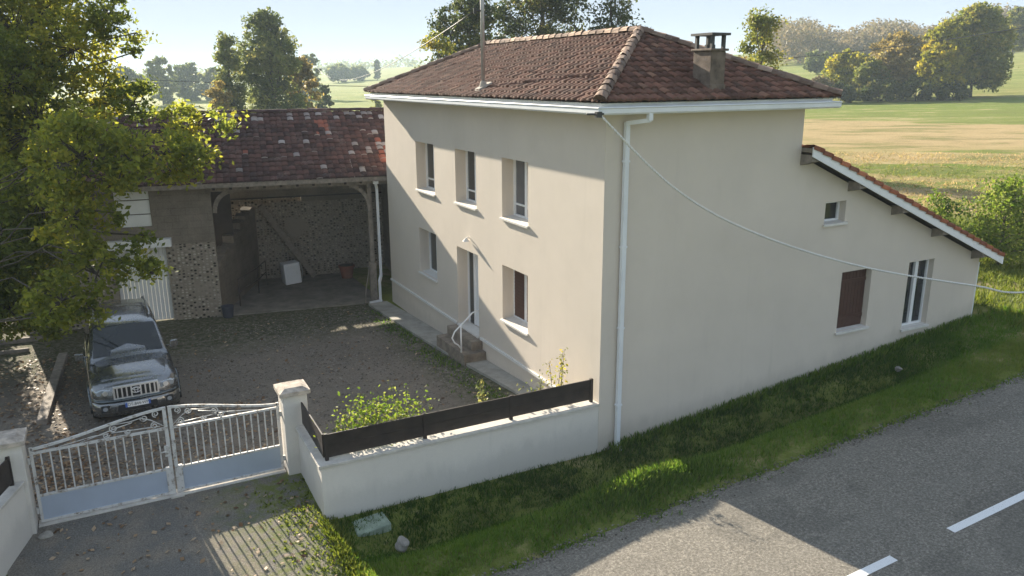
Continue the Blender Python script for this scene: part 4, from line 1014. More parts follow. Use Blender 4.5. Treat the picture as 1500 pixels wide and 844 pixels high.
for (wx, wy) in ((-.80, .92), (.80, .92), (-.80, 3.70), (.80, 3.70)):
    sg = 1 if wx > 0 else -1
    m = MB(); m.loft([[(wx+sg*a, wy+r*math.cos(t), .37+r*math.sin(t)) for t in np.linspace(0, 2*PI, 28, endpoint=False)] for a, r in ((-.12, .25), (-.12, .34), (-.08, .37), (.08, .37), (.125, .345), (.125, .25))], True); wh = cbuild('wheel', m, 'rubber')
    m = MB(); m.cyl((wx+sg*.10 if sg > 0 else wx-.125, wy, .37), .235, .025, 24, 'x')
    for k in range(6):
        a = k*PI/3; m.bar((wx+sg*.13, wy, .37), (wx+sg*.128, wy+.22*math.cos(a), .37+.22*math.sin(a)), .05, .02, (1, 0, 0))
    cbuild('rim', m, 'alloy', wh)
    m = MB(); pa2 = [(t, .47) for t in np.linspace(-.15, PI+.15, 14)]
    m.loft([[(sg*.90, wy+.40*math.cos(t), .37+.40*math.sin(t)), (sg*.955, wy+.41*math.cos(t), .37+.41*math.sin(t)), (sg*.96, wy+.49*math.cos(t), .37+.49*math.sin(t)), (sg*.91, wy+.52*math.cos(t), .37+.52*math.sin(t))] for t, _ in pa2]); cbuild('wheel_arch', m, 'carclad')
    m = MB(); m.cyl((wx+(.125 if sg > 0 else -.135), wy, .37), .41, .01, 24, 'x'); 
for sg in (1, -1):
    m = MB(); m.bar((sg*.86, 1.86, 1.17), (sg*.98, 1.84, 1.20), .05, .05); m.loft([[(sg*.94, 1.78, 1.12), (sg*1.14, 1.82, 1.13), (sg*1.14, 1.82, 1.31), (sg*.95, 1.78, 1.30)], [(sg*.95, 1.92, 1.13), (sg*1.11, 1.92, 1.15), (sg*1.11, 1.92, 1.29), (sg*.96, 1.92, 1.28)]], True, False)
    cbuild('wing_mirror', m, 'carpaint', bevel=.02)
    m = MB(); m.tube([(sg*.60, 2.45, 1.87), (sg*.62, 2.6, 1.92), (sg*.62, 4.1, 1.92), (sg*.60, 4.3, 1.86)], .022, 6); cbuild('roof_rail', m, 'alloy')
    m = MB(); m.tube([(sg*.10+.1, 1.50, 1.19), (sg*.10+.45, 1.60, 1.26)], .012); cbuild('wiper', m, 'black')

# ------------------------------------------------------------------ loose things in the yard and on the verge
def beam_thing(name, pts, w, h, mat, label, cat):
    m = MB()
    for a, b in zip(pts[:-1], pts[1:]): m.bar(a, b, w, h)
    return tag(build(name, m, mat, bevel=.015), label, cat)
g = lambda x, y: float(yard_z(x, y))
beam_thing('timber_edging', [(-9.72, 11.9, g(-9.7, 12)+.06), (-9.83, 9.6, g(-9.8, 9.6)+.07), (-9.97, 6.75, g(-9.9, 6.75)+.05)], .22, .16, 'wood_grey', 'long weathered timber lying on the ground beside the parked car', 'timber')
beam_thing('timber_edging', [(-15.5, 14.35, .06), (-10.1, 13.95, .06)], .12, .14, 'wood_grey', 'thin pale timber on the ground under the big tree, farther one of two', 'timber')
beam_thing('timber_edging', [(-15.5, 13.35, .06), (-10.6, 12.95, .06)], .10, .10, 'wood_grey', 'thin pale timber on the ground under the big tree, nearer one of two', 'timber')
m = MB(); m.hexa([(-5.12, -.62, -.05), (-4.50, -.52, -.05), (-4.52, -.10, -.02), (-5.10, -.18, -.02)], [(-5.12, -.62, .13), (-4.50, -.52, .13), (-4.52, -.10, .15), (-5.10, -.18, .15)]); tag(build('concrete_slab', m, 'slab', bevel=.025), 'mossy greenish concrete slab in the grass below the low wall', 'slab')
def rock(loc, s, seed, label):
    import bmesh
    bm = bmesh.new(); bmesh.ops.create_icosphere(bm, subdivisions=3, radius=1); r = random.Random(seed)
    ph = [r.uniform(0, 6) for _ in range(6)]
    for v in bm.verts:
        k = 1+.16*math.sin(v.co.x*3+ph[0])*math.sin(v.co.y*2.5+ph[1])+.13*math.sin(v.co.z*4+ph[2]+v.co.x*2); v.co = Vector((v.co.x*s[0]*k, v.co.y*s[1]*k, v.co.z*s[2]*k))
    me = bpy.data.meshes.new('stone'); bm.to_mesh(me); bm.free()
    o = link('stone', me, 'stone'); o.location = loc; return tag(o, label, 'stone')
rock((-4.52, -1.10, .06), (.10, .15, .10), 1, 'pale stone in the grass near the mossy slab')
rock((7.75, -.85, .82), (.10, .08, .06), 2, 'tan stone on the grass bank below the brown shutter')
rock((8.55, -1.5, .86), (.09, .08, .07), 3, 'tan stone on the grass bank nearer the road')
rock((-9.66, 1.62, .22), (.12, .09, .06), 4, 'grey stone at the foot of the left gate pillar')
m = MB(); m.hexa([(11.3, -.75, 1.02), (12.4, -.55, 1.10), (12.38, -.42, 1.10), (11.28, -.62, 1.02)], [(11.3, -.75, 1.08), (12.4, -.55, 1.16), (12.38, -.42, 1.16), (11.28, -.62, 1.08)])
tag(build('plank', m, 'wood_grey'), 'grey plank lying in the grass past the far end of the house', 'plank')

# ------------------------------------------------------------------ vegetation
def leaf_quads(C, N, size, r, flat=0.0, asp=.62):
    """C (n,3) centres -> folded diamond leaves with random attitude"""
    n = len(C); a = r.normal(size=(n, 3)); a /= np.linalg.norm(a, axis=1)[:, None]
    b = r.normal(size=(n, 3)); b -= a*np.sum(a*b, 1)[:, None]; b /= np.linalg.norm(b, axis=1)[:, None]
    if flat: a[:, 2] *= (1-flat)
    s = size*r.uniform(.6, 1.35, n)[:, None]
    V = np.stack([C-a*s*.55, C+b*s*asp*.5, C+a*s*.55, C-b*s*asp*.5], 1).reshape(-1, 3)
    F = np.arange(4*n).reshape(-1, 4); return V, F
def limb(m, a, b, r0, r1, rs, wob=.08, n=6):
    a = np.array(a); b = np.array(b); L = np.linalg.norm(b-a); pts = []
    for i in range(n):
        t = i/(n-1); p = a+(b-a)*t+rs.normal(0, wob*L*.25, 3)*math.sin(PI*t); p[2] += .08*L*math.sin(PI*t)
        pts.append(p)
    m.tube(pts, [r0+(r1-r0)*i/(n-1) for i in range(n)], 6); return pts
def plant(name, label, cat, group, base, lobes, nleaf, size, mat, seed, trunk_r=.2, clump=.34, per=40, trunk_top=None, fill=.55, twigs=True, part=('trunk', 'crown'), tone_by_lobe=.25, limbk=.42):
    """lobes: list of (centre, radii) world; leaves sit in clumps spread mostly near each lobe's surface"""
    r = np.random.default_rng(seed); base = np.array(base, float)
    t = thing(name, label, cat, tuple(base), 0, group)
    m = MB(); cs = np.array([l[0] for l in lobes]); tt_ = np.array(trunk_top) if trunk_top is not None else np.array([cs[:, 0].mean()*.5+base[0]*.5, cs[:, 1].mean()*.5+base[1]*.5, cs[:, 2].max()*.8+base[2]*.2])
    k = 8; tp = []
    for i in range(k):
        s = i/(k-1); p = base*(1-s)+tt_*s; p = p+np.array([r.normal(0, .15*trunk_r*3), r.normal(0, .15*trunk_r*3), 0])*math.sin(PI*s); tp.append(p)
    tp[0] = base-np.array([0, 0, .15])
    m.tube(tp, [trunk_r*(1.25 if i == 0 else 1-.8*i/(k-1)) for i in range(k)], 8)
    vol = np.array([np.prod(l[1]) for l in lobes])**.72; vol /= vol.sum()
    CC = []; TT = []
    for (c, rad), w in zip(lobes, vol):
        c = np.array(c); rad = np.array(rad) if np.ndim(rad) else np.array([rad]*3)
        j = min(k-1, max(1, int((c[2]-base[2])*.75/max(tt_[2]-base[2], .1)*(k-1)))); j = min(j, k-2)
        lp = limb(m, tp[j], c, trunk_r*(1-.75*j/(k-1))*limbk, trunk_r*.10, r)
        ncl = max(3, int(nleaf*w/per))
        d = r.normal(size=(ncl, 3)); d /= np.linalg.norm(d, axis=1)[:, None]
        q = r.random(ncl)**(1/3.0); q = fill*q+(1-fill)*(.72+.34*r.random(ncl))
        cc = c+d*q[:, None]*rad
        lt = r.normal(0, tone_by_lobe)
        for i in range(ncl):
            if twigs and i % 3 == 0: m.tube([lp[-1]*.5+c*.5, (c+cc[i])/2+r.normal(0, .05, 3), cc[i]], [trunk_r*.07+.006, trunk_r*.05+.005, .005], 4, False)
            nl = max(2, int(per*r.uniform(.5, 1.5))); sp = clump*r.uniform(.55, 1.25)
            pts = cc[i]+r.normal(size=(nl, 3))*np.array([sp, sp, sp*.7])*.62
            CC.append(pts); TT.append(np.clip(.45+lt*.5+r.normal(0, .13)+r.normal(0, .16, nl), 0, 1))
    CC = np.concatenate(CC); TT = np.concatenate(TT)
    build(part[0], m, 'bark', t, fix=False)
    V, F = leaf_quads(CC, None, size, r)
    npmesh(part[1], V, F, mat, t, TT)
    return t
# the big tree over the car
def L_(px, py, dep, rp): return (P(px, py, dep), np.array([rp*dep/FPX]*3))
big = [L_(25, 50, 19.6, 80), L_(108, 72, 19.2, 55), L_(-60, 140, 20, 130), L_(55, 190, 18.8, 82), L_(-30, 300, 19.4, 120), L_(150, 130, 19.4, 44), L_(120, 230, 14.5, 68), L_(190, 235, 14.5, 48), L_(240, 225, 15.5, 42), L_(285, 235, 15.5, 34), L_(270, 185, 17.8, 34), L_(322, 178, 17.6, 22),
       L_(100, 322, 14.5, 56), L_(40, 370, 18.6, 85), L_(142, 402, 14.5, 40), L_(203, 385, 14.5, 24), L_(92, 440, 14.5, 46), L_(10, 430, 18.8, 60), L_(196, 150, 19, 34), L_(200, 48, 19.2, 15), L_(192, 78, 19.2, 12), L_(160, 20, 19.4, 38), L_(-60, 420, 19.2, 70), L_(60, -40, 20, 80), L_(-80, 0, 20, 120), L_(172, 312, 14.5, 13), L_(135, 452, 14.5, 20), L_(20, 120, 18.4, 70), L_(60, 290, 17.8, 60), L_(148, 262, 14.5, 30), L_(15, 455, 17.6, 42), L_(60, 462, 17.8, 36), L_(-25, 440, 17.4, 50), L_(0, 360, 17.4, 60), L_(105, 470, 14.5, 24), L_(210, 345, 14.5, 18), L_(225, 400, 14.5, 16)]
bx_, by_ = plan(-210, 20)
plant('broadleaf_tree', 'big broadleaf tree with yellowing leaves overhanging the parked car', 'tree', None, (bx_, by_, .25), big, 125000, .105, 'leaf_oak', 5, .17, .21, 40, P(-70, 40, 20), .80, tone_by_lobe=.35, limbk=.10)

def auto_lobes(x, y, z0, h, w, n, r, cone=.0, base_frac=.15):
    out = []; hw = w*.5; hh = h*(1-base_frac)*.5; zc = z0+h*base_frac+hh; N = n*4
    for i in range(N):
        f = (i+.5)/N*2-1                                   # -1 foot of the crown .. 1 top
        env = math.sqrt(max(0, 1-min(1, abs(f+.12)/1.12)**2.4)) if cone < .5 else (.18+.82*(1-(f+1)/2)**.9)
        rad = min(hw*r.uniform(.22, .40), hh*.42)*(1 if cone < .5 else .35+.65*env)
        d = max(0, hw*env-rad*.8)*math.sqrt(r.uniform(.15, 1.0)); a = i*2.39996+r.uniform(-.5, .5)
        zz = zc+f*max(0, hh-rad*.75)+r.normal(0, .02*h)
        zz = min(zz, z0+h-rad*.8); 
        out.append((np.array([x+d*math.cos(a), y+d*math.sin(a), zz]), np.array([rad, rad, rad*r.uniform(.65, .9)])))
    return out
def bgtree(label, px, dist, top, wpx, mat, seed, nleaf=9000, size=None, group=None, cone=0, n=8, base=None, name='broadleaf_tree', bf=.15, cat='tree', clump=None, fill=.55, per=26):
    r = np.random.default_rng(seed); x, y = plan(px, dist)
    z0 = float(ground_z(x, y)) if base is None else base
    dep = (np.array([x, y, z0])-CAM)@BF
    ztp = P(px, top, dep)[2]; h = ztp-z0; w = wpx*dep/FPX
    size = size or max(.12, dep*.0038); clump = clump or max(.3, w*.05); nleaf = int(nleaf*1.7)
    return plant(name, label, cat, group, (x, y, z0), auto_lobes(x, y, z0, h, w, n, r, cone, bf), nleaf, size, mat, seed, max(.08, h*.016), clump, per, (x, y, z0+h*.86), fill, twigs=dist < 90)
bgtree('tall dark leaved tree behind the roof by the mast', 690, 46, -12, 150, 'leaf_dark', 31, 15000, group='trees behind the house', n=9, fill=.75)
bgtree('broad dark tree behind the roof ridge, its crown cut by the picture top', 795, 50, -45, 190, 'leaf_dark', 32, 20000, group='trees behind the house', n=9, fill=.75)
bgtree('thin see through tree behind the roof ridge at the hip', 893, 47, -25, 100, 'leaf_dark', 33, 4200, group='trees behind the house', n=9, clump=.45, fill=.9)
bgtree('pale olive small tree at the left end of the house roof', 645, 43, 45, 75, 'leaf_olive', 34, 3800, group='trees behind the house', n=5, base=.5)
bgtree('narrow dark tree with yellow leaves beside the chimney', 1112, 52, 8, 78, 'leaf_olive', 35, 4200, n=5, cone=0, bf=.1, clump=.42, fill=.9)
bgtree('low rusty shrub behind the roof left of the narrow dark tree', 1078, 54, 78, 55, 'leaf_rust', 36, 2500, n=3, name='shrub', cat='shrub', bf=.05)
G = 'autumn trees in the meadow hedge'
bgtree('largest tree of the meadow hedge with dark green crown', 1425, 118, 6, 112, 'leaf_olive', 41, 15000, group=G, n=8, bf=.06)
bgtree('bright yellow tall tree left of the largest hedge tree', 1378, 114, 34, 78, 'leaf_yellow', 42, 9000, group=G, n=8, bf=.05)
bgtree('orange spreading tree in the middle of the meadow hedge', 1312, 120, 48, 112, 'leaf_rust', 43, 7000, group=G, n=7, bf=.08)
bgtree('yellow green tree at the left end of the meadow hedge', 1240, 120, 72, 84, 'leaf_yellow', 44, 6000, group=G, n=6, bf=.05)
bgtree('small olive tree in front of the orange hedge tree', 1276, 116, 84, 60, 'leaf_olive', 45, 5000, group=G, n=5, bf=.04)
for i, (px, w, top, lb) in enumerate(((1200, 44, 112, 'bare twiggy bush at the left foot of the meadow hedge'), (1235, 60, 122, 'dark low bush under the yellow green hedge tree'), (1290, 70, 116, 'dark low bush under the orange hedge tree'), (1345, 64, 112, 'dark low bush under the bright yellow hedge tree'), (1400, 50, 118, 'dark low bush at the foot of the largest hedge tree'))):
    bgtree(lb, px, 113, top, w, 'leaf_dark' if i else 'leaf_brown', 50+i, 3000, group='bushes under the meadow hedge', n=3, name='shrub', cat='shrub', bf=.02)
bgtree('round grey green bush alone on the far meadow', 1195, 190, 74, 44, 'leaf_green', 56, 2500, n=3, name='shrub', cat='shrub', bf=.05)
G = 'trees at the wood edge on the hill'
for i, (px, top, w, mt, lb) in enumerate(((1478, 14, 46, 'leaf_olive', 'green tree at the wood edge right of the largest hedge tree'), (1520, 18, 60, 'leaf_yellow', 'yellowish tree at the wood edge by the picture border'))):
    bgtree(lb, px, 190, top, w, mt, 60+i, 5000, group=G, n=6, bf=.25)
G = 'hedge trees beyond the barn'
bgtree('tall pale green tree beyond the barn roof', 398, 78, 14, 122, 'leaf_green', 71, 13000, group=G, n=10, base=.2, bf=.08, fill=.85, clump=.42)
bgtree('narrow grey green tree left of the tall tree beyond the barn', 335, 74, 52, 56, 'leaf_green', 72, 5000, group=G, n=8, base=.2, bf=.08, fill=.85, clump=.36)
bgtree('rusty autumn tree right of the tall tree beyond the barn', 440, 84, 78, 52, 'leaf_rust', 73, 5000, group=G, n=6, base=.2, bf=.05)
bgtree('yellow brown bush left of the hedge trees beyond the barn', 318, 72, 118, 50, 'leaf_rust', 74, 3000, group=G, n=4, base=.2, bf=.03)
bgtree('small dark bush alone in the field beyond the barn', 473, 120, 124, 24, 'leaf_dark', 75, 1500, n=3, name='shrub', cat='shrub', bf=.03)
G = 'hazy trees across the far field'
for i, (px, d, top, w, lb) in enumerate(((235, 250, 82, 56, 'hazy blue round tree just right of the big tree'), (275, 270, 90, 60, 'hazy blue broad tree midway to the hedge trees'), (312, 265, 98, 44, 'hazy low tree touching the hedge trees'), (180, 250, 96, 60, 'hazy tree partly behind the big tree leaves'), (452, 220, 76, 40, 'hazy grey tree behind the rusty autumn tree'), (495, 420, 94, 40, 'hazy tree clump in the distant field'), (525, 430, 97, 34, 'smaller hazy tree clump nearer the poplar'))):
    bgtree(lb, px, d, top, w, 'leaf_green', 80+i, 3200, group=G, n=5, bf=.04, base=0.0 if px < 460 else None)
bgtree('slim upright poplar in the distant field', 553, 420, 88, 10, 'leaf_green', 90, 900, n=8, cone=.0, name='poplar', bf=.05)
bgtree('small olive bush in the far field left of the house eave', 548, 130, 126, 14, 'leaf_olive', 91, 700, n=2, name='shrub', cat='shrub', bf=.0)
# thickets
def shrub(label, loc, h, w, mat, seed, nleaf=3500, size=.09, group=None, n=4):
    r = np.random.default_rng(seed); return plant('shrub', label, 'shrub', group, loc, auto_lobes(loc[0], loc[1], loc[2], h, w, n, r, 0, .02), nleaf, size, mat, seed, .03+.012*h, .14+.05*w, 22, (loc[0], loc[1], loc[2]+h*.7), .6, part=('stem', 'foliage'))
shrub('dense green shrub right of the far end of the house', (17.6, 3.0, float(ground_z(17.6, 3.0))), 2.9, 2.9, 'leaf_bright', 101, 9000, .10, n=6)
shrub('lower pale leafed shrub behind the extension eave', (16.4, 4.6, float(ground_z(16.4, 4.6))), 2.3, 1.6, 'leaf_bright', 102, 3000, .09, n=3)
shrub('lower dark thicket farther left at the yard corner', (-16.4, 15.0, 0), 4.2, 3.8, 'leaf_dark', 103, 16000, .11, n=5)
shrub('tall dark thicket at the left end of the barn', (-13.0, 15.6, 0), 5.4, 4.2, 'leaf_dark', 104, 26000, .13, n=8)  # height and density raised so it keeps the sun off the left yard
def sprig(label, x, y, h, n, mat, seed, spread=.25, leaf=.05, bush=0):
    """upright stems with leaves along them, growing behind the low wall"""
    r = np.random.default_rng(seed); z = float(yard_z(x, y)); t = thing('wall_plant', label, 'plant', (x, y, z), 0, 'plants behind the low wall')
    m = MB(); C = []
    for i in range(n):
        a = r.uniform(0, 2*PI); d = r.uniform(.3, 1)*spread; hh = h*r.uniform(.6, 1.0)
        p0_ = np.array([x+r.normal(0, .05), y+r.normal(0, .05), z-.03]); p1 = np.array([x+d*math.cos(a), y+d*math.sin(a), z+hh])
        pm = (p0_+p1)/2+np.array([0, 0, .08*hh]); m.tube([p0_, pm, p1], [.009, .007, .004], 5)
        for k in range(int(34*hh)):
            s = r.uniform(.35, 1.02); C.append(p0_*(1-s)+p1*s+np.array([0, 0, .08*hh*4*s*(1-s)])+r.normal(0, .045, 3))
    for k in range(bush): C.append(np.array([x, y, z+h*.74])+r.normal(size=3)*np.array([.25, .17, .17]))
    build('stem', m, 'bark', t, fix=False)
    V, F = leaf_quads(np.array(C), None, leaf, r); npmesh('foliage', V, F, mat, t, r.random(len(C)))
sprig('thin pale sprig behind the fence, first from the gate pillar', -4.95, .55, 1.6, 6, 'leaf_bright', 201, .22, .06, 160)
sprig('round leafy bush with a tall sprig behind the middle of the fence', -4.45, .62, 1.85, 9, 'leaf_bright', 202, .34, .062, 620)
sprig('grey leaved sprawling plant behind the fence joint', -3.75, .62, 1.75, 9, 'leaf_bright', 203, .42, .06, 200)
sprig('single upright sprig beside the house path', -1.95, 1.15, 1.45, 4, 'leaf_green', 204, .12, .07)
sprig('low leafy plant against the house plinth near the corner', -1.05, .62, 1.3, 7, 'leaf_green', 205, .2, .06, 60)
sprig('tall yellowish sprig against the sunlit wall near the corner', -.62, .55, 1.75, 4, 'leaf_yellow', 206, .22, .055)

# grass and litter
def blades(name, XY, hmin, hmax, width, mat, seed, zf, label, per=3, lean=.5, tone=None):
    r = np.random.default_rng(seed); n = len(XY); XY = np.repeat(XY, per, 0)+r.normal(0, .02+width*.6, (n*per, 2)); n = len(XY)
    z = zf(XY[:, 0], XY[:, 1]); h = r.uniform(hmin, hmax, n); a = r.uniform(0, 2*PI, n); b = r.uniform(0, 2*PI, n); le = r.uniform(.1, 1, n)*lean*h
    wv = np.stack([np.cos(a), np.sin(a), 0*a], -1)*width*r.uniform(.6, 1.3, n)[:, None]; lv = np.stack([np.cos(b)*le, np.sin(b)*le, h], -1)
    p = np.stack([XY[:, 0], XY[:, 1], z-.02], -1)
    mid = p+lv*.55+np.array([0, 0, .0])
    V = np.stack([p-wv*.5, p+wv*.5, p+lv*np.array([.55, .55, .62])+wv*.35, p+lv, p+lv*np.array([.55, .55, .62])-wv*.35], 1).reshape(-1, 3)
    F = np.arange(5*n).reshape(-1, 5)
    tn = r.random(n) if tone is None else np.clip(np.repeat(tone, per)+r.normal(0, .15, n), 0, 1)
    return tag(npmesh(name, V, F, mat, None, tn), label, 'grass', None, 'stuff')
r = np.random.default_rng(77)
def patch(n, x0, x1, y0, y1): return np.stack([r.uniform(x0, x1, n), r.uniform(y0, y1, n)], -1)
def pn(X, s): return .5+.25*np.sin(X[:, 0]*s+1.3)*np.sin(X[:, 1]*s*1.7)+.25*np.sin(X[:, 0]*s*2.3+X[:, 1]*s*1.1)
A = patch(26000, -5.5, 13, -2.72, -.02); A = A[(A[:, 1] > -2.66+.12*np.sin(A[:, 0]*3)+r.normal(0, .05, len(A)))]
A = A[r.random(len(A)) < .45+.55*pn(A, 1.2)]
tA = np.clip(.06+.62*ss(1.25, 1.65, -A[:, 1])+.30*(pn(A, .8)-.5)+.4*ss(7, 11, A[:, 0]), 0, 1)
blades('grass', A, .04, .13, .016, 'grass', 301, ground_z, 'short green verge grass between house and road', 5, .8, tA)
Mo = np.stack([r.normal(-.5, .8, 2400), r.normal(-2.14, .22, 2400)], -1); blades('grass', Mo, .07, .20, .018, 'grass', 308, ground_z, 'tall sunlit grass tuft at the road edge by the house corner', 4, .7)
Ro = np.stack([r.uniform(-5.5, 13, 1100), -2.66-np.abs(r.normal(0, .11, 1100))], -1); Ro = Ro[r.random(len(Ro)) < pn(Ro, 2.1)]
blades('grass', Ro, .02, .08, .02, 'grass', 309, lambda x, y: road_z(x)-.03, 'sparse grass creeping over the road edge', 4, 1.0)
W = np.stack([r.uniform(.2, 11.6, 1500), -np.abs(r.normal(0, .10, 1500))-.02], -1)
blades('grass', W, .08, .24, .03, 'grass', 302, ground_z, 'taller grass and weeds along the end wall foot', 3, .7)
B = patch(9000, 11.6, 26, -2.6, 9); blades('grass', B, .08, .28, .03, 'moss', 303, ground_z, 'rough sunlit grass past the far end of the house', 3, .8)
th = r.uniform(math.radians(46), math.radians(68), 9000); dd = 27+34*r.random(9000)**1.2
Cc = np.stack([CAM[0]+dd*np.sin(th), CAM[1]+dd*np.cos(th)], -1)
band = (dd*.9)
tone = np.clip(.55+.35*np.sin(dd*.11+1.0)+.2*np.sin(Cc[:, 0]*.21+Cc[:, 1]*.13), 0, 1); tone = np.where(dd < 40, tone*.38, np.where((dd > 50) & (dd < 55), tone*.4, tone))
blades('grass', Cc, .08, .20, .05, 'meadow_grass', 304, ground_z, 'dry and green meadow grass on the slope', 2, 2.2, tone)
# courtyard edge weeds, driveway moss, pale leaves
E1 = np.stack([-.72-np.abs(r.normal(0, .28, 1100)), r.uniform(2.2, 12.2, 1100)], -1); E1 = E1[r.random(len(E1)) < pn(E1, 1.7)]
blades('grass', E1, .03, .11, .025, 'grass', 305, yard_z, 'ragged grass along the concrete path edge', 4, .8)
D1 = np.stack([-5.45-np.abs(r.normal(0, .42, 950)), r.uniform(-2.6, 1.5, 950)], -1); D1 = D1[r.random(len(D1)) < pn(D1, 2.2)*1.1]
blades('weeds', D1, .02, .07, .04, 'moss', 306, drive_z, 'low yellow green weeds on the driveway edge', 4, .9)
Ed = np.stack([r.normal(-5.5, .10, 500), r.uniform(-2.6, -.05, 500)], -1); blades('grass', Ed, .05, .16, .03, 'moss', 307, ground_z, 'grass fringe between driveway and verge', 4, .8)
def litter(name, XY, size, seed, zf, label):
    rr = np.random.default_rng(seed); n = len(XY); z = zf(XY[:, 0], XY[:, 1])+.022
    C = np.stack([XY[:, 0], XY[:, 1], z], -1); a = rr.uniform(0, 2*PI, n); s = size*rr.uniform(.5, 1.4, n)
    t1_ = np.stack([np.cos(a), np.sin(a), rr.normal(0, .25, n)], -1)*s[:, None]*.6; t2_ = np.stack([-np.sin(a), np.cos(a), rr.normal(0, .3, n)], -1)*s[:, None]*.4
    V = np.stack([C-t1_, C+t2_, C+t1_, C-t2_], 1).reshape(-1, 3)
    return tag(npmesh(name, V, np.arange(4*n).reshape(-1, 4), 'leaflitter', None, rr.random(n)), label, 'leaves', None, 'stuff')
LL = np.concatenate([patch(3400, -15, -9.2, 2.2, 12), patch(900, -10, -5.4, 2.1, 6), patch(380, -9.2, -.9, 3, 12.5), np.stack([r.normal(-9.3, .5, 500), r.normal(3.2, .7, 500)], -1)])
LL = LL[(LL[:, 1] > 2.1)]
litter('fallen_leaves', LL, .07, 401, yard_z, 'dry brown leaves scattered over the courtyard')
litter('fallen_leaves', patch(260, -9.6, -5.6, -2.3, 1.8), .07, 402, drive_z, 'a few dry leaves on the driveway')

def pebbles(name, XY, size, mat, seed, zf, label):
    rr = np.random.default_rng(seed); n = len(XY); s_ = size*rr.uniform(.5, 1.5, n)[:, None]; z = zf(XY[:, 0], XY[:, 1])
    C = np.stack([XY[:, 0], XY[:, 1], z+.008], -1); a = rr.uniform(0, 2*PI, n); e1 = np.stack([np.cos(a), np.sin(a), 0*a], -1)*s_; e2 = np.stack([-np.sin(a), np.cos(a), 0*a], -1)*s_*.7; e3 = np.array([[0, 0, 1.]])*s_*.55
    V = np.stack([C-e1, C-e2, C+e1, C+e2, C+e3], 1).reshape(-1, 3); b = np.arange(n)[:, None]*5
    F = np.concatenate([b+np.array([[0, 1, 4]]), b+np.array([[1, 2, 4]]), b+np.array([[2, 3, 4]]), b+np.array([[3, 0, 4]])])
    return tag(npmesh(name, V, F, mat, None, np.tile(rr.random(n), 4)), label, 'gravel', None, 'stuff')
tg = NT('pebble_mix'); ag = tg.n('ShaderNodeAttribute', attribute_name='rnd', attribute_type='GEOMETRY')
tg.bsdf(tg.ramp(ag.outputs['Fac'], [(0, (.06, .05, .042)), (.5, (.15, .13, .107)), (1, (.27, .24, .20))]), .9); MAT['pebble_mix'] = tg.m
YG = patch(15000, -10.5, -.8, 2.2, 13); pebbles('gravel', YG[r.random(len(YG)) < .3+.7*pn(YG, .9)], .026, 'pebble_mix', 501, yard_z, 'loose gravel over the courtyard')
EG = np.stack([r.uniform(-5.5, 13, 1500), -2.64-np.abs(r.normal(0, .22, 1500))], -1); pebbles('gravel', EG, .022, 'pebble_mix', 502, lambda x, y: road_z(x)-.035, 'loose grit along the road edge')
# wooded ridge far behind the meadow: one mass
r = np.random.default_rng(500); CC = []; TT = []
for i in range(330):
    px = r.uniform(1120, 1600); d = r.uniform(235, 330); x, y = plan(px, d); z = float(ground_z(x, y)); h = 5.2+2.2*math.sin(px*.045)+1.6*math.sin(px*.017+1)+r.uniform(0, 3.2)
    for k in range(7):
        c = np.array([x+r.normal(0, 2.0), y+r.normal(0, 2.0), z+h*(.25+.75*r.random())]); n = 46
        CC.append(c+np.clip(r.normal(size=(n, 3)), -1.6, 1.6)*np.array([1.6, 1.6, 1.1])); TT.append(np.clip(r.random()*.7+r.normal(.15, .12, n), 0, 1))
V, F = leaf_quads(np.concatenate(CC), None, .85, r)
tag(npmesh('far_woods', V, F, 'leaf_brown', None, np.concatenate(TT)), 'brown autumn woods along the top of the hill', 'woods', None, 'stuff')
CC = []; TT = []
for i in range(150):
    px = r.uniform(150, 640); d = r.uniform(700, 1500); x, y = plan(px, d); z = float(ground_z(x, y))+float(ss(900, 2600, d))*9; h = r.uniform(6, 12)
    for k in range(4):
        c = np.array([x+r.normal(0, 5), y+r.normal(0, 5), z+h*(.2+.7*r.random())]); n = 16
        CC.append(c+r.normal(size=(n, 3))*np.array([4, 4, 2.2])); TT.append(r.random(n))
V, F = leaf_quads(np.concatenate(CC), None, 2.6, r)
tag(npmesh('far_woods', V, F, 'leaf_green', None, np.concatenate(TT)), 'hazy blue line of woods on the left horizon', 'woods', None, 'stuff')

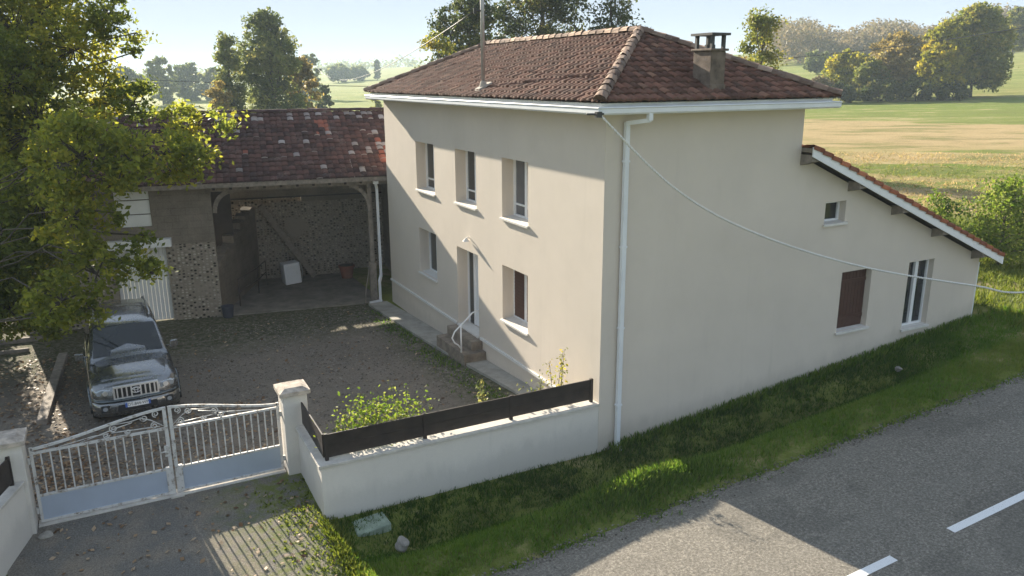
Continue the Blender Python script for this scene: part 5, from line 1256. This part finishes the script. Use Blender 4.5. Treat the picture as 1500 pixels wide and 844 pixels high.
# ------------------------------------------------------------------ air, sky, sun
HAZE = True
if HAZE:
    hm = MB(); hm.box(-3700, 3700, -3700, 3700, -14, 46)
    t = NT('pale_air'); v = t.n('ShaderNodeVolumePrincipled'); v.inputs['Density'].default_value = .0006; v.inputs['Color'].default_value = (.74, .88, 1, 1); v.inputs['Anisotropy'].default_value = .0
    t.l(v.outputs[0], t.out.inputs['Volume'])
    hz_ = build('haze', hm, t.m); hz_['kind'] = 'stuff'; hz_['label'] = 'pale morning haze over the fields'; hz_['category'] = 'haze'
SUN_S, SUN_T = .15, .38                                   # travel (s, -1, -t)
tv = Vector((SUN_S, -1, -SUN_T)).normalized()
sd = bpy.data.lights.new('sun', 'SUN'); so = bpy.data.objects.new('sun', sd); COL.objects.link(so)
sd.energy = 4.9; sd.angle = math.radians(.55); sd.color = (1, .90, .74)
so.rotation_euler = tv.to_track_quat('-Z', 'Y').to_euler(); so.location = (-10, 60, 40)
el = math.asin(-tv.z); az = math.atan2(-tv.x, -tv.y)       # azimuth of the sun from +Y towards +X
W = bpy.data.worlds.new('World'); SC.world = W; W.use_nodes = True
nt = W.node_tree; bg = nt.nodes['Background']
sky = nt.nodes.new('ShaderNodeTexSky'); sky.sky_type = 'NISHITA'; sky.sun_disc = False
sky.sun_elevation = el; sky.sun_rotation = az; sky.altitude = 150; sky.air_density = 1.0; sky.dust_density = .3; sky.ozone_density = 3.0
# thin autumn haze evens the sky out: the bright part round the sun is compressed and a pale blue veil is added
def vm(op, a_, b_):
    nd = nt.nodes.new('ShaderNodeVectorMath'); nd.operation = op
    for i, v in enumerate((a_, b_)):
        if isinstance(v, tuple): nd.inputs[i].default_value = v
        else: nt.links.new(v, nd.inputs[i])
    return nd.outputs[0]
c_ = sky.outputs[0]
den = vm('ADD', vm('MULTIPLY', c_, (.25, .25, .25)), (1, 1, 1))
fin = vm('ADD', vm('MULTIPLY', vm('DIVIDE', c_, den), (.12, .115, .11)), (1.08, 1.31, 1.68))
nt.links.new(fin, bg.inputs['Color']); bg.inputs['Strength'].default_value = .14
vs = SC.view_settings; vs.view_transform = 'Standard'; vs.look = 'None'; vs.gamma = 1; vs.use_curve_mapping = False; vs.exposure = 1.70
SC.cycles.max_bounces = 6; SC.cycles.diffuse_bounces = 3; SC.cycles.glossy_bounces = 3; SC.cycles.transmission_bounces = 4; SC.cycles.volume_bounces = 1; SC.cycles.transparent_max_bounces = 8
SC.cycles.use_denoising = True; SC.cycles.use_adaptive_sampling = True; SC.cycles.adaptive_threshold = .015
